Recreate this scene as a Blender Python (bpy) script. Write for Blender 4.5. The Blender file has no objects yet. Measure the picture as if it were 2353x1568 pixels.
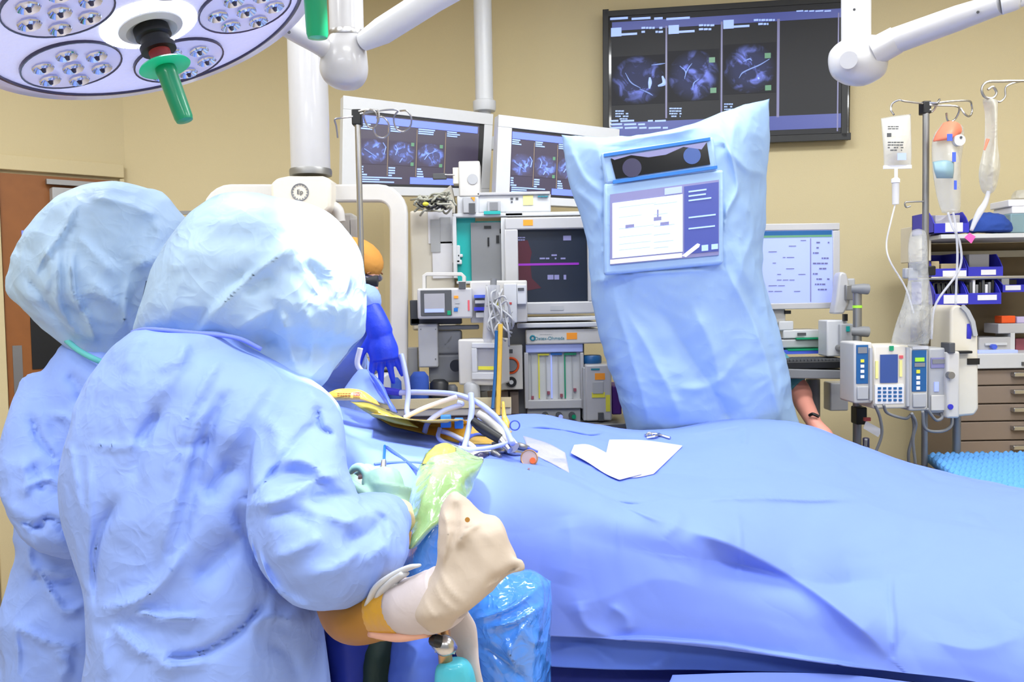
import bpy, bmesh, math, random
import numpy as np
from mathutils import Vector, Matrix, noise
from mathutils.bvhtree import BVHTree
random.seed(7)
S = bpy.context.scene
COL = S.collection

# ------------------------------------------------------------------ camera
F = 2000.0; W, H = 2353, 1568
CAM = Vector((0, 0, 1.6))
PITCH, ROLL = math.radians(2.7), math.radians(1.0)
cd = bpy.data.cameras.new('camera'); cam = bpy.data.objects.new('camera', cd); COL.objects.link(cam)
cd.sensor_width = 36; cd.lens = 36 * F / W; cd.clip_start = 0.02
RM = Matrix.Rotation(math.pi/2 - PITCH, 3, 'X') @ Matrix.Rotation(-ROLL, 3, 'Z')
cam.matrix_world = Matrix.Translation(CAM) @ RM.to_4x4()
S.camera = cam
S.view_settings.view_transform = 'Standard'; S.view_settings.look = 'None'
S.view_settings.gamma = 1; S.view_settings.use_curve_mapping = False
S.view_settings.exposure = -0.15
S.cycles.max_bounces = 6; S.cycles.transparent_max_bounces = 12

# ------------------------------------------------------------------ world and lights
w = bpy.data.worlds.new('world'); S.world = w; w.use_nodes = True
w.node_tree.nodes['Background'].inputs[0].default_value = (0.90, 0.95, 1.0, 1)
w.node_tree.nodes['Background'].inputs[1].default_value = 0.48

def ray(px, py):
    return (RM @ Vector(((px - W/2)/F, -(py - H/2)/F, -1))).normalized()
def P(px, py, D):
    d = ray(px, py); return CAM + d * (D / d.y)
def lamp(name, kind, loc, power, target=None, color=(1,1,1), size=1.0, size_y=None, spot=None, blend=.5):
    l = bpy.data.lights.new(name, kind); l.energy = power; l.color = color
    if kind == 'AREA':
        l.size = size
        if size_y: l.shape = 'RECTANGLE'; l.size_y = size_y
    elif kind == 'SPOT':
        l.spot_size = math.radians(spot); l.spot_blend = blend; l.shadow_soft_size = size
    o = bpy.data.objects.new(name, l); COL.objects.link(o); o.location = loc
    if target is not None:
        o.rotation_euler = (Vector(target) - Vector(loc)).to_track_quat('-Z', 'Y').to_euler()
    return o
CEIL = 3.3
PANELS = [(-1.9,.6),(0.1,.6),(2.0,.6),(-1.7,2.6),(0.35,2.6),(1.9,2.3),(-.9,-1.2),(1.2,-1.2)]
for i, (x, y) in enumerate(PANELS):
    lamp('ceiling_lamp', 'AREA', (x, y, CEIL-.035), 35, (x, y, 0), (.93,.97,1.0), 1.1, .5)
# the beam of each surgical lamp
lamp('surgical_beam', 'SPOT', P(850,-110,1.50), 190, P(828,800,1.95), (.95,.98,1), .05, spot=36, blend=.7)
lamp('surgical_beam', 'SPOT', P(395,110,1.80), 14, P(620,1300,1.4), (.9,.94,1), .12, spot=50, blend=.9)

# ------------------------------------------------------------------ materials
def lin(c):
    return tuple(((v/255)/12.92 if v/255 <= .04045 else ((v/255+.055)/1.055)**2.4) for v in c) + (1,)
MATS = {}
def mat(name, rgb, rough=.5, metal=0, bump=0, scale=40, emit=0, alpha=1, trans=0, coat=0, vary=0, transl=0, kind='noise', sheen=0):
    if name in MATS: return MATS[name]
    m = bpy.data.materials.new(name); m.use_nodes = True; nt = m.node_tree; N = nt.nodes; L = nt.links
    b = N['Principled BSDF']; out = N['Material Output']
    b.inputs['Base Color'].default_value = lin(rgb); b.inputs['Roughness'].default_value = rough
    b.inputs['Metallic'].default_value = metal; b.inputs['Alpha'].default_value = alpha
    b.inputs['Transmission Weight'].default_value = trans; b.inputs['Coat Weight'].default_value = coat
    if emit:
        b.inputs['Emission Color'].default_value = lin(rgb); b.inputs['Emission Strength'].default_value = emit
    tc = N.new('ShaderNodeTexCoord')
    n1 = N.new('ShaderNodeTexNoise'); n1.inputs['Scale'].default_value = scale; n1.inputs['Detail'].default_value = 4
    L.new(tc.outputs['Object'], n1.inputs['Vector'])
    v = vary or .04
    mx = N.new('ShaderNodeMix'); mx.data_type = 'RGBA'; mx.blend_type = 'MULTIPLY'; mx.inputs['Factor'].default_value = 1
    rp = N.new('ShaderNodeMapRange'); rp.inputs['To Min'].default_value = 1-v; rp.inputs['To Max'].default_value = 1+v*.3
    L.new(n1.outputs['Fac'], rp.inputs['Value'])
    mx.inputs[6].default_value = lin(rgb); L.new(rp.outputs['Result'], mx.inputs[7])
    L.new(mx.outputs[2], b.inputs['Base Color'])
    if bump:
        bp = N.new('ShaderNodeBump'); bp.inputs['Distance'].default_value = bump; bp.inputs['Strength'].default_value = .8
        if kind == 'noise': L.new(n1.outputs['Fac'], bp.inputs['Height'])
        else:      # crumpled sheet: ridges of two distorted noises
            hs = None
            for sc, wt in ((scale*.16, 1.0), (scale*.42, .42), (scale*1.1, .13)):
                n2 = N.new('ShaderNodeTexNoise'); n2.inputs['Scale'].default_value = sc; n2.inputs['Detail'].default_value = 1.5
                n2.inputs['Distortion'].default_value = .8; L.new(tc.outputs['Object'], n2.inputs['Vector'])
                s1 = N.new('ShaderNodeMath'); s1.operation = 'SUBTRACT'; s1.inputs[1].default_value = .5; L.new(n2.outputs['Fac'], s1.inputs[0])
                s2 = N.new('ShaderNodeMath'); s2.operation = 'ABSOLUTE'; L.new(s1.outputs[0], s2.inputs[0])
                s3 = N.new('ShaderNodeMath'); s3.operation = 'MULTIPLY'; s3.inputs[1].default_value = -wt; L.new(s2.outputs[0], s3.inputs[0])
                if hs is None: hs = s3
                else:
                    ad = N.new('ShaderNodeMath'); ad.operation = 'ADD'; L.new(hs.outputs[0], ad.inputs[0]); L.new(s3.outputs[0], ad.inputs[1]); hs = ad
            L.new(hs.outputs[0], bp.inputs['Height'])
        L.new(bp.outputs[0], b.inputs['Normal'])
    if transl:
        t = N.new('ShaderNodeBsdfTranslucent'); t.inputs[0].default_value = lin(rgb)
        ms = N.new('ShaderNodeMixShader'); ms.inputs[0].default_value = transl
        L.new(b.outputs[0], ms.inputs[1]); L.new(t.outputs[0], ms.inputs[2]); L.new(ms.outputs[0], out.inputs[0])
    MATS[name] = m
    return m
M = {}
def d(k, *a, **kw): M[k] = mat(k, *a, **kw)
d('wall', (211,197,158), .8, bump=.0006, scale=220)
d('wall_low', (150,138,118), .7)
d('floor', (214,198,178), .35, scale=3, vary=.08)
d('ceiling', (236,234,226), .9)
d('white', (206,208,212), .35)
d('white_warm', (226,220,206), .4)
d('plastic_white', (188,188,191), .3, coat=.2)
d('offwhite', (206,204,200), .45)
d('greylight', (176,178,182), .45)
d('grey', (128,130,134), .5)
d('greydark', (78,80,84), .5)
d('black', (18,20,24), .45)
d('rubber', (30,32,38), .7)
d('steel', (190,190,192), .28, 1)
d('steel_dull', (150,150,150), .42, .8)
d('brass', (190,150,110), .35, .7)
d('gown', (140,168,238), .75, bump=.034, scale=22, kind='fold', vary=.05)
d('gown_sleeve', (128,168,246), .7, bump=.03, scale=26, kind='fold')
d('drape', (114,141,236), .8, bump=.016, scale=10, kind='fold')
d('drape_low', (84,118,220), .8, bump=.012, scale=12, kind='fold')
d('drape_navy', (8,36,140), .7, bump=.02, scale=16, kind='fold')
d('hood', (186,214,242), .55, bump=.045, scale=20, kind='fold', transl=.22)
d('console_drape', (162,196,238), .55, bump=.025, scale=14, kind='fold', transl=.15)
d('plastic_blue', (70,140,240), .14, bump=.06, scale=26, kind='fold', coat=1)
d('seam', (96,190,190), .6)
d('collar', (120,140,240), .7)
d('skin', (226,172,150), .55)
d('skin_pink', (232,158,140), .5)
d('glove_blue', (24,62,226), .5, bump=.002, scale=60)
d('glove_green', (140,178,160), .45, bump=.002, scale=60)
d('cuff', (232,214,170), .8, bump=.001, scale=200)
d('scrub', (84,150,160), .85, bump=.01, scale=30, kind='fold')
d('cap', (200,140,60), .8, bump=.01, scale=40, kind='fold')
d('mask_blue', (70,80,190), .7, bump=.006, scale=50, kind='fold')
d('bandage', (188,174,160), .9, bump=.004, scale=46, kind='fold')
d('wrap', (196,186,188), .85, bump=.006, scale=40, kind='fold')
d('betadine', (168,116,38), .5, vary=.3, scale=12)
d('iodine', (206,152,20), .35, coat=.4, bump=.006, scale=40, kind='fold')
d('gold', (222,180,72), .4, coat=.3, bump=.01, scale=40, kind='fold')
d('olive', (176,166,70), .35, coat=.4, bump=.012, scale=40, kind='fold')
d('film_green', (150,186,128), .2, coat=.8, bump=.02, scale=34, kind='fold', vary=.3)
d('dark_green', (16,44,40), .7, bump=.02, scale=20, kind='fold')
d('paper', (214,214,232), .85, bump=.004, scale=16, kind='fold')
d('towel', (228,228,236), .95, bump=.006, scale=60)
d('green', (0,150,104), .35, coat=.3)
d('green_lit', (20,214,148), .4)
d('red', (188,72,74), .4)
d('lamp_shell', (214,214,240), .25, coat=.5)
d('lens_panel', (196,198,236), .3, bump=.002, scale=90, emit=.52)  # glow stands in for lamp light scattered over the panel
d('lamp_lit', (240,246,255), .4, emit=1.1)
d('pod', (186,188,226), .25, emit=.42)
d('lens', (205,212,240), .06, .85)
d('lens_dark', (60,58,84), .2)
d('screen_black', (10,10,14), .12, coat=.6)
d('screen_ct', (62,56,74), .3, emit=.55)
d('tv_ct', (13,15,24), .5, emit=.25)
d('ui_blue', (104,124,236), .3, emit=.8)
d('ui_blue_dim', (62,72,140), .3, emit=.55)
d('ui_text', (150,176,240), .3, emit=.7)
d('ui_green', (90,140,110), .3, emit=.4)
d('ui_red', (190,80,90), .3, emit=.5)
d('ui_white', (206,226,252), .3, emit=.75)
d('ui_slate', (118,118,160), .3, emit=.35)
d('ui_lav', (148,162,226), .3, emit=.7)
d('ui_purple', (120,40,150), .3, emit=.6)
d('screen_maroon', (72,32,44), .2, coat=.4, emit=.2)
d('screen_navy', (28,36,52), .35, emit=.1)
d('teal', (22,168,164), .4)
d('teal_text', (30,130,150), .5)
d('orange', (250,156,40), .6)
d('orange_red', (242,92,30), .6)
d('yellow', (228,222,70), .6)
d('yellow_note', (238,232,150), .8)
d('purple', (74,26,120), .5)
d('blue_clip', (30,110,190), .4)
d('cable_blue', (72,98,214), .4)
d('hose', (170,184,240), .4, coat=.2)
d('hose_white', (214,218,240), .4)
d('bin_blue', (52,54,190), .4)
d('label_white', (232,232,238), .8)
d('label_grey', (160,160,166), .8)
d('wood', (150,92,42), .5, scale=14, vary=.25)
d('taupe', (140,124,112), .6)
d('taupe_back', (112,98,76), .8)
d('foam', (92,158,226), .9, bump=.003, scale=120)
d('blue_cloth', (40,74,160), .85, bump=.012, scale=30, kind='fold')
d('pump_blue', (26,92,150), .4)
d('lcd_green', (150,210,60), .4, emit=.4)
d('lcd_navy', (52,78,138), .3, emit=.25)
d('pink', (250,90,170), .6)
d('turquoise', (70,190,216), .5, coat=.3, bump=.01, scale=40, kind='fold')
d('burgundy', (150,80,96), .5)
d('lavender', (196,184,220), .6)
d('wire', (160,160,148), .5)
d('amber_glass', (180,160,160), .15, coat=.8)
d('flow_white', (206,208,208), .3)
d('bag_clear', (226,228,226), .2, alpha=.42, coat=.4, bump=.01, scale=40, kind='fold')
d('bag_foggy', (216,214,204), .35, alpha=.5, bump=.04, scale=30, kind='fold')
d('bag_sleeve', (224,226,224), .3, alpha=.30, bump=.05, scale=30, kind='fold')
d('tube_clear', (222,224,232), .2, alpha=.55)
d('visor', (190,210,225), .05, alpha=.3, coat=.6)
d('bag_orange', (250,140,110), .5, alpha=.85)
d('bag_blue', (140,176,190), .4, alpha=.7)
d('diffuser', (255,252,245), .5, emit=4)
def ct_mat(name, bg, hi, strength, sc):
    m = bpy.data.materials.new(name); m.use_nodes = True; nt = m.node_tree; N = nt.nodes; L = nt.links
    b = N['Principled BSDF']; tc = N.new('ShaderNodeTexCoord')
    b.inputs['Roughness'].default_value = .6
    g = N.new('ShaderNodeTexGradient'); g.gradient_type = 'SPHERICAL'
    mp = N.new('ShaderNodeMapping'); mp.inputs['Location'].default_value = (-.5,-.5,-.5)
    mp2 = N.new('ShaderNodeMapping'); mp2.inputs['Scale'].default_value = (2,2,2)
    L.new(tc.outputs['Generated'], mp.inputs[0]); L.new(mp.outputs[0], mp2.inputs[0])
    sx = N.new('ShaderNodeSeparateXYZ'); L.new(mp2.outputs[0], sx.inputs[0])
    cx = N.new('ShaderNodeCombineXYZ'); L.new(sx.outputs[0], cx.inputs[0]); L.new(sx.outputs[2], cx.inputs[2]); L.new(cx.outputs[0], g.inputs[0])
    n = N.new('ShaderNodeTexNoise'); n.inputs['Scale'].default_value = sc; n.inputs['Detail'].default_value = 3; n.inputs['Distortion'].default_value = 1.2
    L.new(tc.outputs['Object'], n.inputs[0])
    r = N.new('ShaderNodeValToRGB'); r.color_ramp.elements[0].position = .50; r.color_ramp.elements[1].position = .66
    e = r.color_ramp.elements.new(.55); e.color = (.3,.3,.3,1); r.color_ramp.elements[0].color = (.10,.10,.10,1)
    L.new(n.outputs['Fac'], r.inputs[0])
    sm = N.new('ShaderNodeMapRange'); sm.inputs['From Max'].default_value = .45; L.new(g.outputs['Fac'], sm.inputs['Value'])
    mu = N.new('ShaderNodeMath'); mu.operation = 'MULTIPLY'; L.new(r.outputs[0], mu.inputs[0]); L.new(sm.outputs[0], mu.inputs[1])
    mx = N.new('ShaderNodeMix'); mx.data_type = 'RGBA'; L.new(mu.outputs[0], mx.inputs[0]); mx.inputs[6].default_value = lin(bg); mx.inputs[7].default_value = lin(hi)
    L.new(mx.outputs[2], b.inputs['Emission Color']); b.inputs['Emission Strength'].default_value = strength
    L.new(mx.outputs[2], b.inputs['Base Color'])
    M[name] = m; MATS[name] = m
ct_mat('scan_tv', (13,15,26), (110,125,215), .45, 13)
ct_mat('scan_monitor', (62,56,74), (120,150,250), .7, 26)

# ------------------------------------------------------------------ mesh building
def catmull(pts, n, closed=False):
    p = np.array([list(q) for q in pts], float)
    if len(p) < 3:
        t = np.linspace(0, 1, n)[:, None]; return p[0]*(1-t) + p[-1]*t
    m = len(p); out = []
    for s in np.linspace(0, m-1, n):
        i = min(int(s), m-2); t = s - i
        p0 = p[i-1] if i > 0 else 2*p[0]-p[1]; p1 = p[i]; p2 = p[i+1]; p3 = p[i+2] if i+2 < m else 2*p[-1]-p[-2]
        out.append(.5*((2*p1)+(-p0+p2)*t+(2*p0-5*p1+4*p2-p3)*t*t+(-p0+3*p1-3*p2+p3)*t**3))
    return np.array(out)

class MB:
    def __init__(s): s.v = []; s.f = []
    def add(s, vs, fs):
        k = len(s.v); s.v += [tuple(v) for v in vs]; s.f += [tuple(i+k for i in f) for f in fs]; return s
    def obox(s, c, ax, hs):
        c = Vector(c); X, Y, Z = [Vector(a)*h for a, h in zip(ax, hs)]
        vs = [c+X*i+Y*j+Z*k for i in (-1,1) for j in (-1,1) for k in (-1,1)]
        return s.add(vs, [(0,1,3,2),(4,6,7,5),(0,4,5,1),(2,3,7,6),(0,2,6,4),(1,5,7,3)])
    def box(s, lo, hi):
        lo, hi = Vector(lo), Vector(hi); return s.obox((lo+hi)/2, [(1,0,0),(0,1,0),(0,0,1)], (hi-lo)/2)
    def rings(s, rings, cap=True):
        n = len(rings[0]); vs = [p for r in rings for p in r]; fs = []
        for i in range(len(rings)-1):
            for j in range(n):
                fs.append((i*n+j, i*n+(j+1)%n, (i+1)*n+(j+1)%n, (i+1)*n+j))
        if cap:
            for k, r in ((0, rings[0]), (len(rings)-1, rings[-1])):
                c = sum((Vector(p) for p in r), Vector())/n; vs.append(tuple(c)); ci = len(vs)-1
                for j in range(n):
                    fs.append((k*n+(j+1)%n, k*n+j, ci) if k == 0 else (k*n+j, k*n+(j+1)%n, ci))
        return s.add(vs, fs)
    def tube(s, pts, r, seg=10, sub=0, flat=1.0):
        pts = [Vector(p) for p in pts]
        rr = list(r) if hasattr(r, '__len__') else [r]*len(pts)
        if sub:
            q = catmull([tuple(p)+(a,) for p, a in zip(pts, rr)], sub); pts = [Vector(x[:3]) for x in q]; rr = [max(1e-4, x[3]) for x in q]
        t0 = (pts[1]-pts[0]).normalized(); up = Vector((0,0,1)) if abs(t0.z) < .9 else Vector((0,1,0))
        nrm = t0.cross(up).normalized(); rings = []
        for i, p in enumerate(pts):
            t = (pts[min(i+1,len(pts)-1)]-pts[max(i-1,0)]).normalized()
            nrm = (nrm - t*nrm.dot(t)).normalized(); b = t.cross(nrm)
            rings.append([p + (nrm*math.cos(a) + b*math.sin(a)*flat)*rr[i] for a in [2*math.pi*k/seg for k in range(seg)]])
        return s.rings(rings)
    def cyl(s, a, b, r, seg=20, r2=None): return s.tube([a, b], [r, r if r2 is None else r2], seg)
    def lathe(s, base, axis, prof, seg=28):       # prof: [(r, h)]
        base = Vector(base); ax = Vector(axis).normalized(); u = ax.orthogonal().normalized(); v = ax.cross(u)
        hole = prof[0][0] > 1e-3 and prof[-1][0] > 1e-3      # an open ring: its profile closes on itself
        if hole: prof = list(prof) + [prof[0]]
        return s.rings([[base+ax*h+(u*math.cos(a)+v*math.sin(a))*max(r,1e-4) for a in [2*math.pi*k/seg for k in range(seg)]] for r, h in prof], not hole)
    def ell(s, c, r, rot=None, seg=20, rng=12):
        c = Vector(c); R = rot or Matrix.Identity(3); rs = []
        for i in range(1, rng):
            ph = math.pi*i/rng
            rs.append([c + R @ Vector((r[0]*math.sin(ph)*math.cos(a), r[1]*math.sin(ph)*math.sin(a), r[2]*math.cos(ph))) for a in [2*math.pi*k/seg for k in range(seg)]])
        return s.rings(rs)
    def prism(s, front, back):
        n = len(front)
        return s.add(list(front)+list(back), [tuple(range(n)), tuple(range(2*n-1, n-1, -1))] + [(j, n+j, n+(j+1)%n, (j+1)%n) for j in range(n)])

def mesh_of(mb, name):
    me = bpy.data.meshes.new(name); me.from_pydata(mb.v, [], mb.f); me.update()
    bm = bmesh.new(); bm.from_mesh(me); bmesh.ops.recalc_face_normals(bm, faces=bm.faces[:]); bm.to_mesh(me); bm.free()
    return me
def link(name, me, mt, parent=None, smooth=None, bevel=0, label=None):
    o = bpy.data.objects.new(name, me); COL.objects.link(o)
    if mt is not None: me.materials.clear(); me.materials.append(M[mt])
    if parent is not None:
        loc = Vector((0,0,0)); p = parent
        while p is not None: loc += p.location; p = p.parent
        me.transform(Matrix.Translation(-loc)); o.parent = parent
    if smooth:
        me.polygons.foreach_set('use_smooth', [True]*len(me.polygons))
        if smooth != 'all': me.set_sharp_from_angle(angle=math.radians(40))
    if bevel:
        b = o.modifiers.new('bevel', 'BEVEL'); b.width = bevel; b.segments = 3; b.limit_method = 'ANGLE'; b.harden_normals = False
        if not smooth:
            me.polygons.foreach_set('use_smooth', [True]*len(me.polygons)); me.set_sharp_from_angle(angle=math.radians(30))
    if label: o['label'] = label
    return o
def part(parent, name, mb, mt, smooth='auto', bevel=0, label=None):
    return link(name, mesh_of(mb, name), mt, parent, smooth, bevel, label)
def tag(o, label, cat, group=None, kind=None):
    if label: o['label'] = label
    if cat: o['category'] = cat
    if group: o['group'] = group
    if kind: o['kind'] = kind
    return o
def thing(name, label, cat, loc=(0,0,0), group=None):
    o = bpy.data.objects.new(name, None); COL.objects.link(o); o.location = loc; o.empty_display_size = .05
    return tag(o, label, cat, group)
def solo(name, mb, mt, label, cat, group=None, smooth='auto', bevel=0):
    return tag(link(name, mesh_of(mb, name), mt, None, smooth, bevel), label, cat, group)
def struct(name, mb, mt, parent=None, bevel=0):
    o = link(name, mesh_of(mb, name), mt, parent, None, bevel)
    if parent is None: o['kind'] = 'structure'
    return o
def copy_tree(root, off, label=None, group=None):
    r = root.copy(); COL.objects.link(r); r.location = root.location + Vector(off)
    if label: r['label'] = label
    if group: r['group'] = group
    for ch in list(root.children):
        c = ch.copy(); COL.objects.link(c); c.parent = r
        for g in list(ch.children):
            q = g.copy(); COL.objects.link(q); q.parent = c
    return r

class Fr:      # a face in the room: its origin, its turn, and the pixels that meet it
    def __init__(s, px, py, D, yaw=0, pitch=0, roll=0):
        s.o = P(px, py, D)
        R = Matrix.Rotation(math.radians(yaw), 3, 'Z') @ Matrix.Rotation(math.radians(pitch), 3, 'X') @ Matrix.Rotation(math.radians(roll), 3, 'Y')
        s.X = R @ Vector((1,0,0)); s.Z = R @ Vector((0,0,1)); s.N = R @ Vector((0,-1,0))
    def hit(s, px, py, w=0):
        dd = ray(px, py); t = (s.o - CAM).dot(s.N)/dd.dot(s.N); return CAM + dd*t + s.N*w
    def box(s, mb, x0, y0, x1, y1, w0, w1=0):
        xm, ym = (x0+x1)/2, (y0+y1)/2
        a = abs((s.hit(x1,ym)-s.hit(x0,ym)).dot(s.X))/2; b = abs((s.hit(xm,y1)-s.hit(xm,y0)).dot(s.Z))/2
        c = s.hit(xm, ym) + s.N*((w0+w1)/2)
        mb.obox(c, [s.X, s.N, s.Z], (a, abs(w1-w0)/2, b)); return mb
    def cyl(s, mb, px, py, rp, w0, w1, seg=20, r2=None):
        r = (s.hit(px+rp,py)-s.hit(px,py)).length; c = s.hit(px, py)
        mb.tube([c+s.N*w0, c+s.N*w1], [r, r*(r2 or 1)], seg); return mb
    def ring(s, mb, px, py, rp, tp, w, seg=24):
        r = (s.hit(px+rp,py)-s.hit(px,py)).length; t = (s.hit(px+tp,py)-s.hit(px,py)).length; c = s.hit(px,py,w)
        rs = []
        for k in range(seg):
            a = 2*math.pi*k/seg; e = s.X*math.cos(a)+s.Z*math.sin(a)
            rs.append([c+e*(r+t*math.cos(b))+s.N*t*math.sin(b) for b in [2*math.pi*j/8 for j in range(8)]])
        n = 8; vs = [p for q in rs for p in q]
        mb.add(vs, [(i*n+j, i*n+(j+1)%n, ((i+1)%seg)*n+(j+1)%n, ((i+1)%seg)*n+j) for i in range(seg) for j in range(n)]); return mb
    def poly(s, mb, pts, w0, w1=0):
        mb.prism([s.hit(x,y,w1) for x,y in pts], [s.hit(x,y,w0) for x,y in pts]); return mb
    def bars(s, mb, x0, y0, x1, y1, rows, w=.0012, fill=.7, seed=1, h=.5):      # rows of short marks
        r = random.Random(seed); dy = (y1-y0)/rows
        for i in range(rows):
            x = x0
            end = x0 + (x1-x0)*r.uniform(.5,1)
            while x < end:
                l = r.uniform(.06,.22)*(x1-x0)
                if r.random() < fill: s.box(mb, x, y0+i*dy, min(x+l, x1), y0+i*dy+dy*h, 0, w)
                x += l + .03*(x1-x0)
        return mb
def fb(fr, rects, back, front=0):
    mb = MB()
    for r in rects: fr.box(mb, *r, back, front)
    return mb
def text_mesh(txt, size, depth=.0004):
    cu = bpy.data.curves.new('lettering', 'FONT'); cu.body = txt; cu.size = size; cu.extrude = depth; cu.align_x = 'CENTER'; cu.align_y = 'CENTER'
    o = bpy.data.objects.new('lettering', cu); COL.objects.link(o)
    dg = bpy.context.evaluated_depsgraph_get(); dg.update(); me = bpy.data.meshes.new_from_object(o.evaluated_get(dg))
    bpy.data.objects.remove(o); return me
def lettering(parent, name, txt, fr, px, py, hpx, mt, w=.001):
    h = (fr.hit(px,py+hpx)-fr.hit(px,py)).length
    me = text_mesh(txt, h*1.35)
    R = Matrix((fr.X, fr.Z, fr.N)).transposed().to_4x4()
    me.transform(Matrix.Translation(fr.hit(px,py,w)) @ R)
    return link(name, me, mt, parent)

def Pg(grid):      # grid of (px, py, D) -> numpy world points
    return np.array([[list(P(*q)) for q in row] for row in grid])
def upgrid(g, nu, nv):
    a = np.array([catmull(row, nu) for row in g]); b = np.array([catmull(a[:, j], nv) for j in range(nu)])
    return b.transpose(1, 0, 2)
def project(co):
    c = (np.asarray(co) - np.array(CAM)) @ np.array(RM)
    return np.stack([W/2 + F*c[:,0]/-c[:,2], H/2 - F*c[:,1]/-c[:,2], -c[:,2]], 1)
def wrinkle(co, wr, mask=None, jitter=3.0):
    """pushes points towards the lens of 1.6 m height by each fold's profile; folds: (points, amplitude, width, sharp side)"""
    pr = project(co); off = np.zeros(len(co)); x = pr[:,0].copy(); y = pr[:,1].copy()
    nz = np.array([noise.noise(Vector(c)*9) for c in co])*jitter*3; x = x+nz; y = y+nz[::-1]*0+nz*.6
    for f in wr:
        pts, amp, wd = f[0], f[1], f[2]; sh = f[3] if len(f) > 3 else 1
        pts = catmull(pts, max(2, 5*(len(pts)-1)+1)) if len(pts) > 2 else np.array(pts, float)
        best = np.full(len(co), 1e9); sg = np.zeros(len(co)); tt = np.zeros(len(co)); n = len(pts)-1
        for i in range(n):
            ax, ay = pts[i][:2]; bx, by = pts[i+1][:2]; dx, dy = bx-ax, by-ay; L2 = dx*dx+dy*dy+1e-9
            t = np.clip(((x-ax)*dx+(y-ay)*dy)/L2, 0, 1); qx = x-ax-t*dx; qy = y-ay-t*dy; dd = np.hypot(qx, qy)
            m = dd < best; best[m] = dd[m]; sg[m] = np.sign(dx*qy-dy*qx)[m]; tt[m] = ((i+t)/n)[m]
        ends = np.clip(np.minimum(tt, 1-tt)*5, 0.15, 1)
        wd2 = np.where(sg > 0, wd, wd/sh)
        off += amp*np.exp(-(best/wd2)**1.3)*ends
    if mask is not None: off *= mask
    dirs = np.array(CAM) - co; dirs /= np.linalg.norm(dirs, axis=1)[:,None]
    return co + dirs*off[:,None]
def noise_disp(co, nr, amp, scale, seed=0, stretch=(1,1,1)):
    o = np.empty(len(co)); st = Vector(stretch)
    for i, c in enumerate(co):
        v = Vector((c[0]*st.x, c[1]*st.y, c[2]*st.z))*scale + Vector((seed, seed*.3, 0))
        v += noise.noise_vector(v*.5)*.8
        a = abs(noise.noise(v)); b = abs(noise.noise(v*2.3))
        o[i] = -(a*1.3 + b*.5) + .35
    return co + nr*(o*amp)[:,None]
def get_co(me):
    co = np.empty(len(me.vertices)*3); me.vertices.foreach_get('co', co)
    nr = np.empty(len(me.vertices)*3); me.vertex_normals.foreach_get('vector', nr)
    return co.reshape(-1,3), nr.reshape(-1,3)
def set_co(me, co): me.vertices.foreach_set('co', co.ravel()); me.update()
def fuse(mb, name, voxel=.01, smooth=6, wr=None, nd=None):
    me = bpy.data.meshes.new(name); me.from_pydata(mb.v, [], mb.f); me.update()
    bm = bmesh.new(); bm.from_mesh(me); bmesh.ops.recalc_face_normals(bm, faces=bm.faces[:]); bm.to_mesh(me); bm.free()
    o = bpy.data.objects.new('shape', me); COL.objects.link(o)
    r = o.modifiers.new('r', 'REMESH'); r.mode = 'VOXEL'; r.voxel_size = voxel; r.adaptivity = 0
    if smooth: sm = o.modifiers.new('s', 'SMOOTH'); sm.factor = .6; sm.iterations = smooth
    dg = bpy.context.evaluated_depsgraph_get(); dg.update()
    out = bpy.data.meshes.new_from_object(o.evaluated_get(dg)); bpy.data.objects.remove(o)
    out.name = name
    if nd:
        co, nr = get_co(out); set_co(out, noise_disp(co, nr, *nd))
    if wr:
        co, nr = get_co(out); di = np.array(CAM)-co; di /= np.linalg.norm(di,axis=1)[:,None]
        set_co(out, wrinkle(co, wr, np.clip((nr*di).sum(1)*1.6, 0, 1)))
    return out
def slices(mb, sl, n=60, seg=40, ex=2.3):      # horizontal outlines of a rounded body: (py, x left, x right, D, depth radius)
    a = catmull(sl, n); rings = []
    for py, xl, xr, D, ry in a:
        L, R = P(xl, py, D), P(xr, py, D); c = (L+R)/2; X = (R-L)/2; Y = Vector((0, max(ry,.003), 0)); r = []
        for k in range(seg):
            t = 2*math.pi*k/seg; ct, st = math.cos(t), math.sin(t)
            r.append(c + X*(abs(ct)**(2/ex)*(1 if ct > 0 else -1)) + Y*(abs(st)**(2/ex)*(1 if st > 0 else -1)))
        rings.append(r)
    return mb.rings(rings)
def sheet(name, grid, nu, nv, thick, mt, wr=None, nd=None, world=False, back=None):
    g = upgrid(grid if world else Pg(grid), nu, nv); nv_, nu_ = g.shape[:2]
    mb = MB(); mb.add(g.reshape(-1,3), [(i*nu_+j, i*nu_+j+1, (i+1)*nu_+j+1, (i+1)*nu_+j) for i in range(nv_-1) for j in range(nu_-1)])
    me = bpy.data.meshes.new(name); me.from_pydata(mb.v, [], mb.f); me.update()
    if nd:
        co, nr = get_co(me); set_co(me, noise_disp(co, nr, *nd))
    if wr:
        co, nr = get_co(me); set_co(me, wrinkle(co, wr))
    o = link(name, me, mt, None, 'all')
    if thick:
        s = o.modifiers.new('thickness', 'SOLIDIFY'); s.thickness = thick; s.offset = 0
    return o
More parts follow.
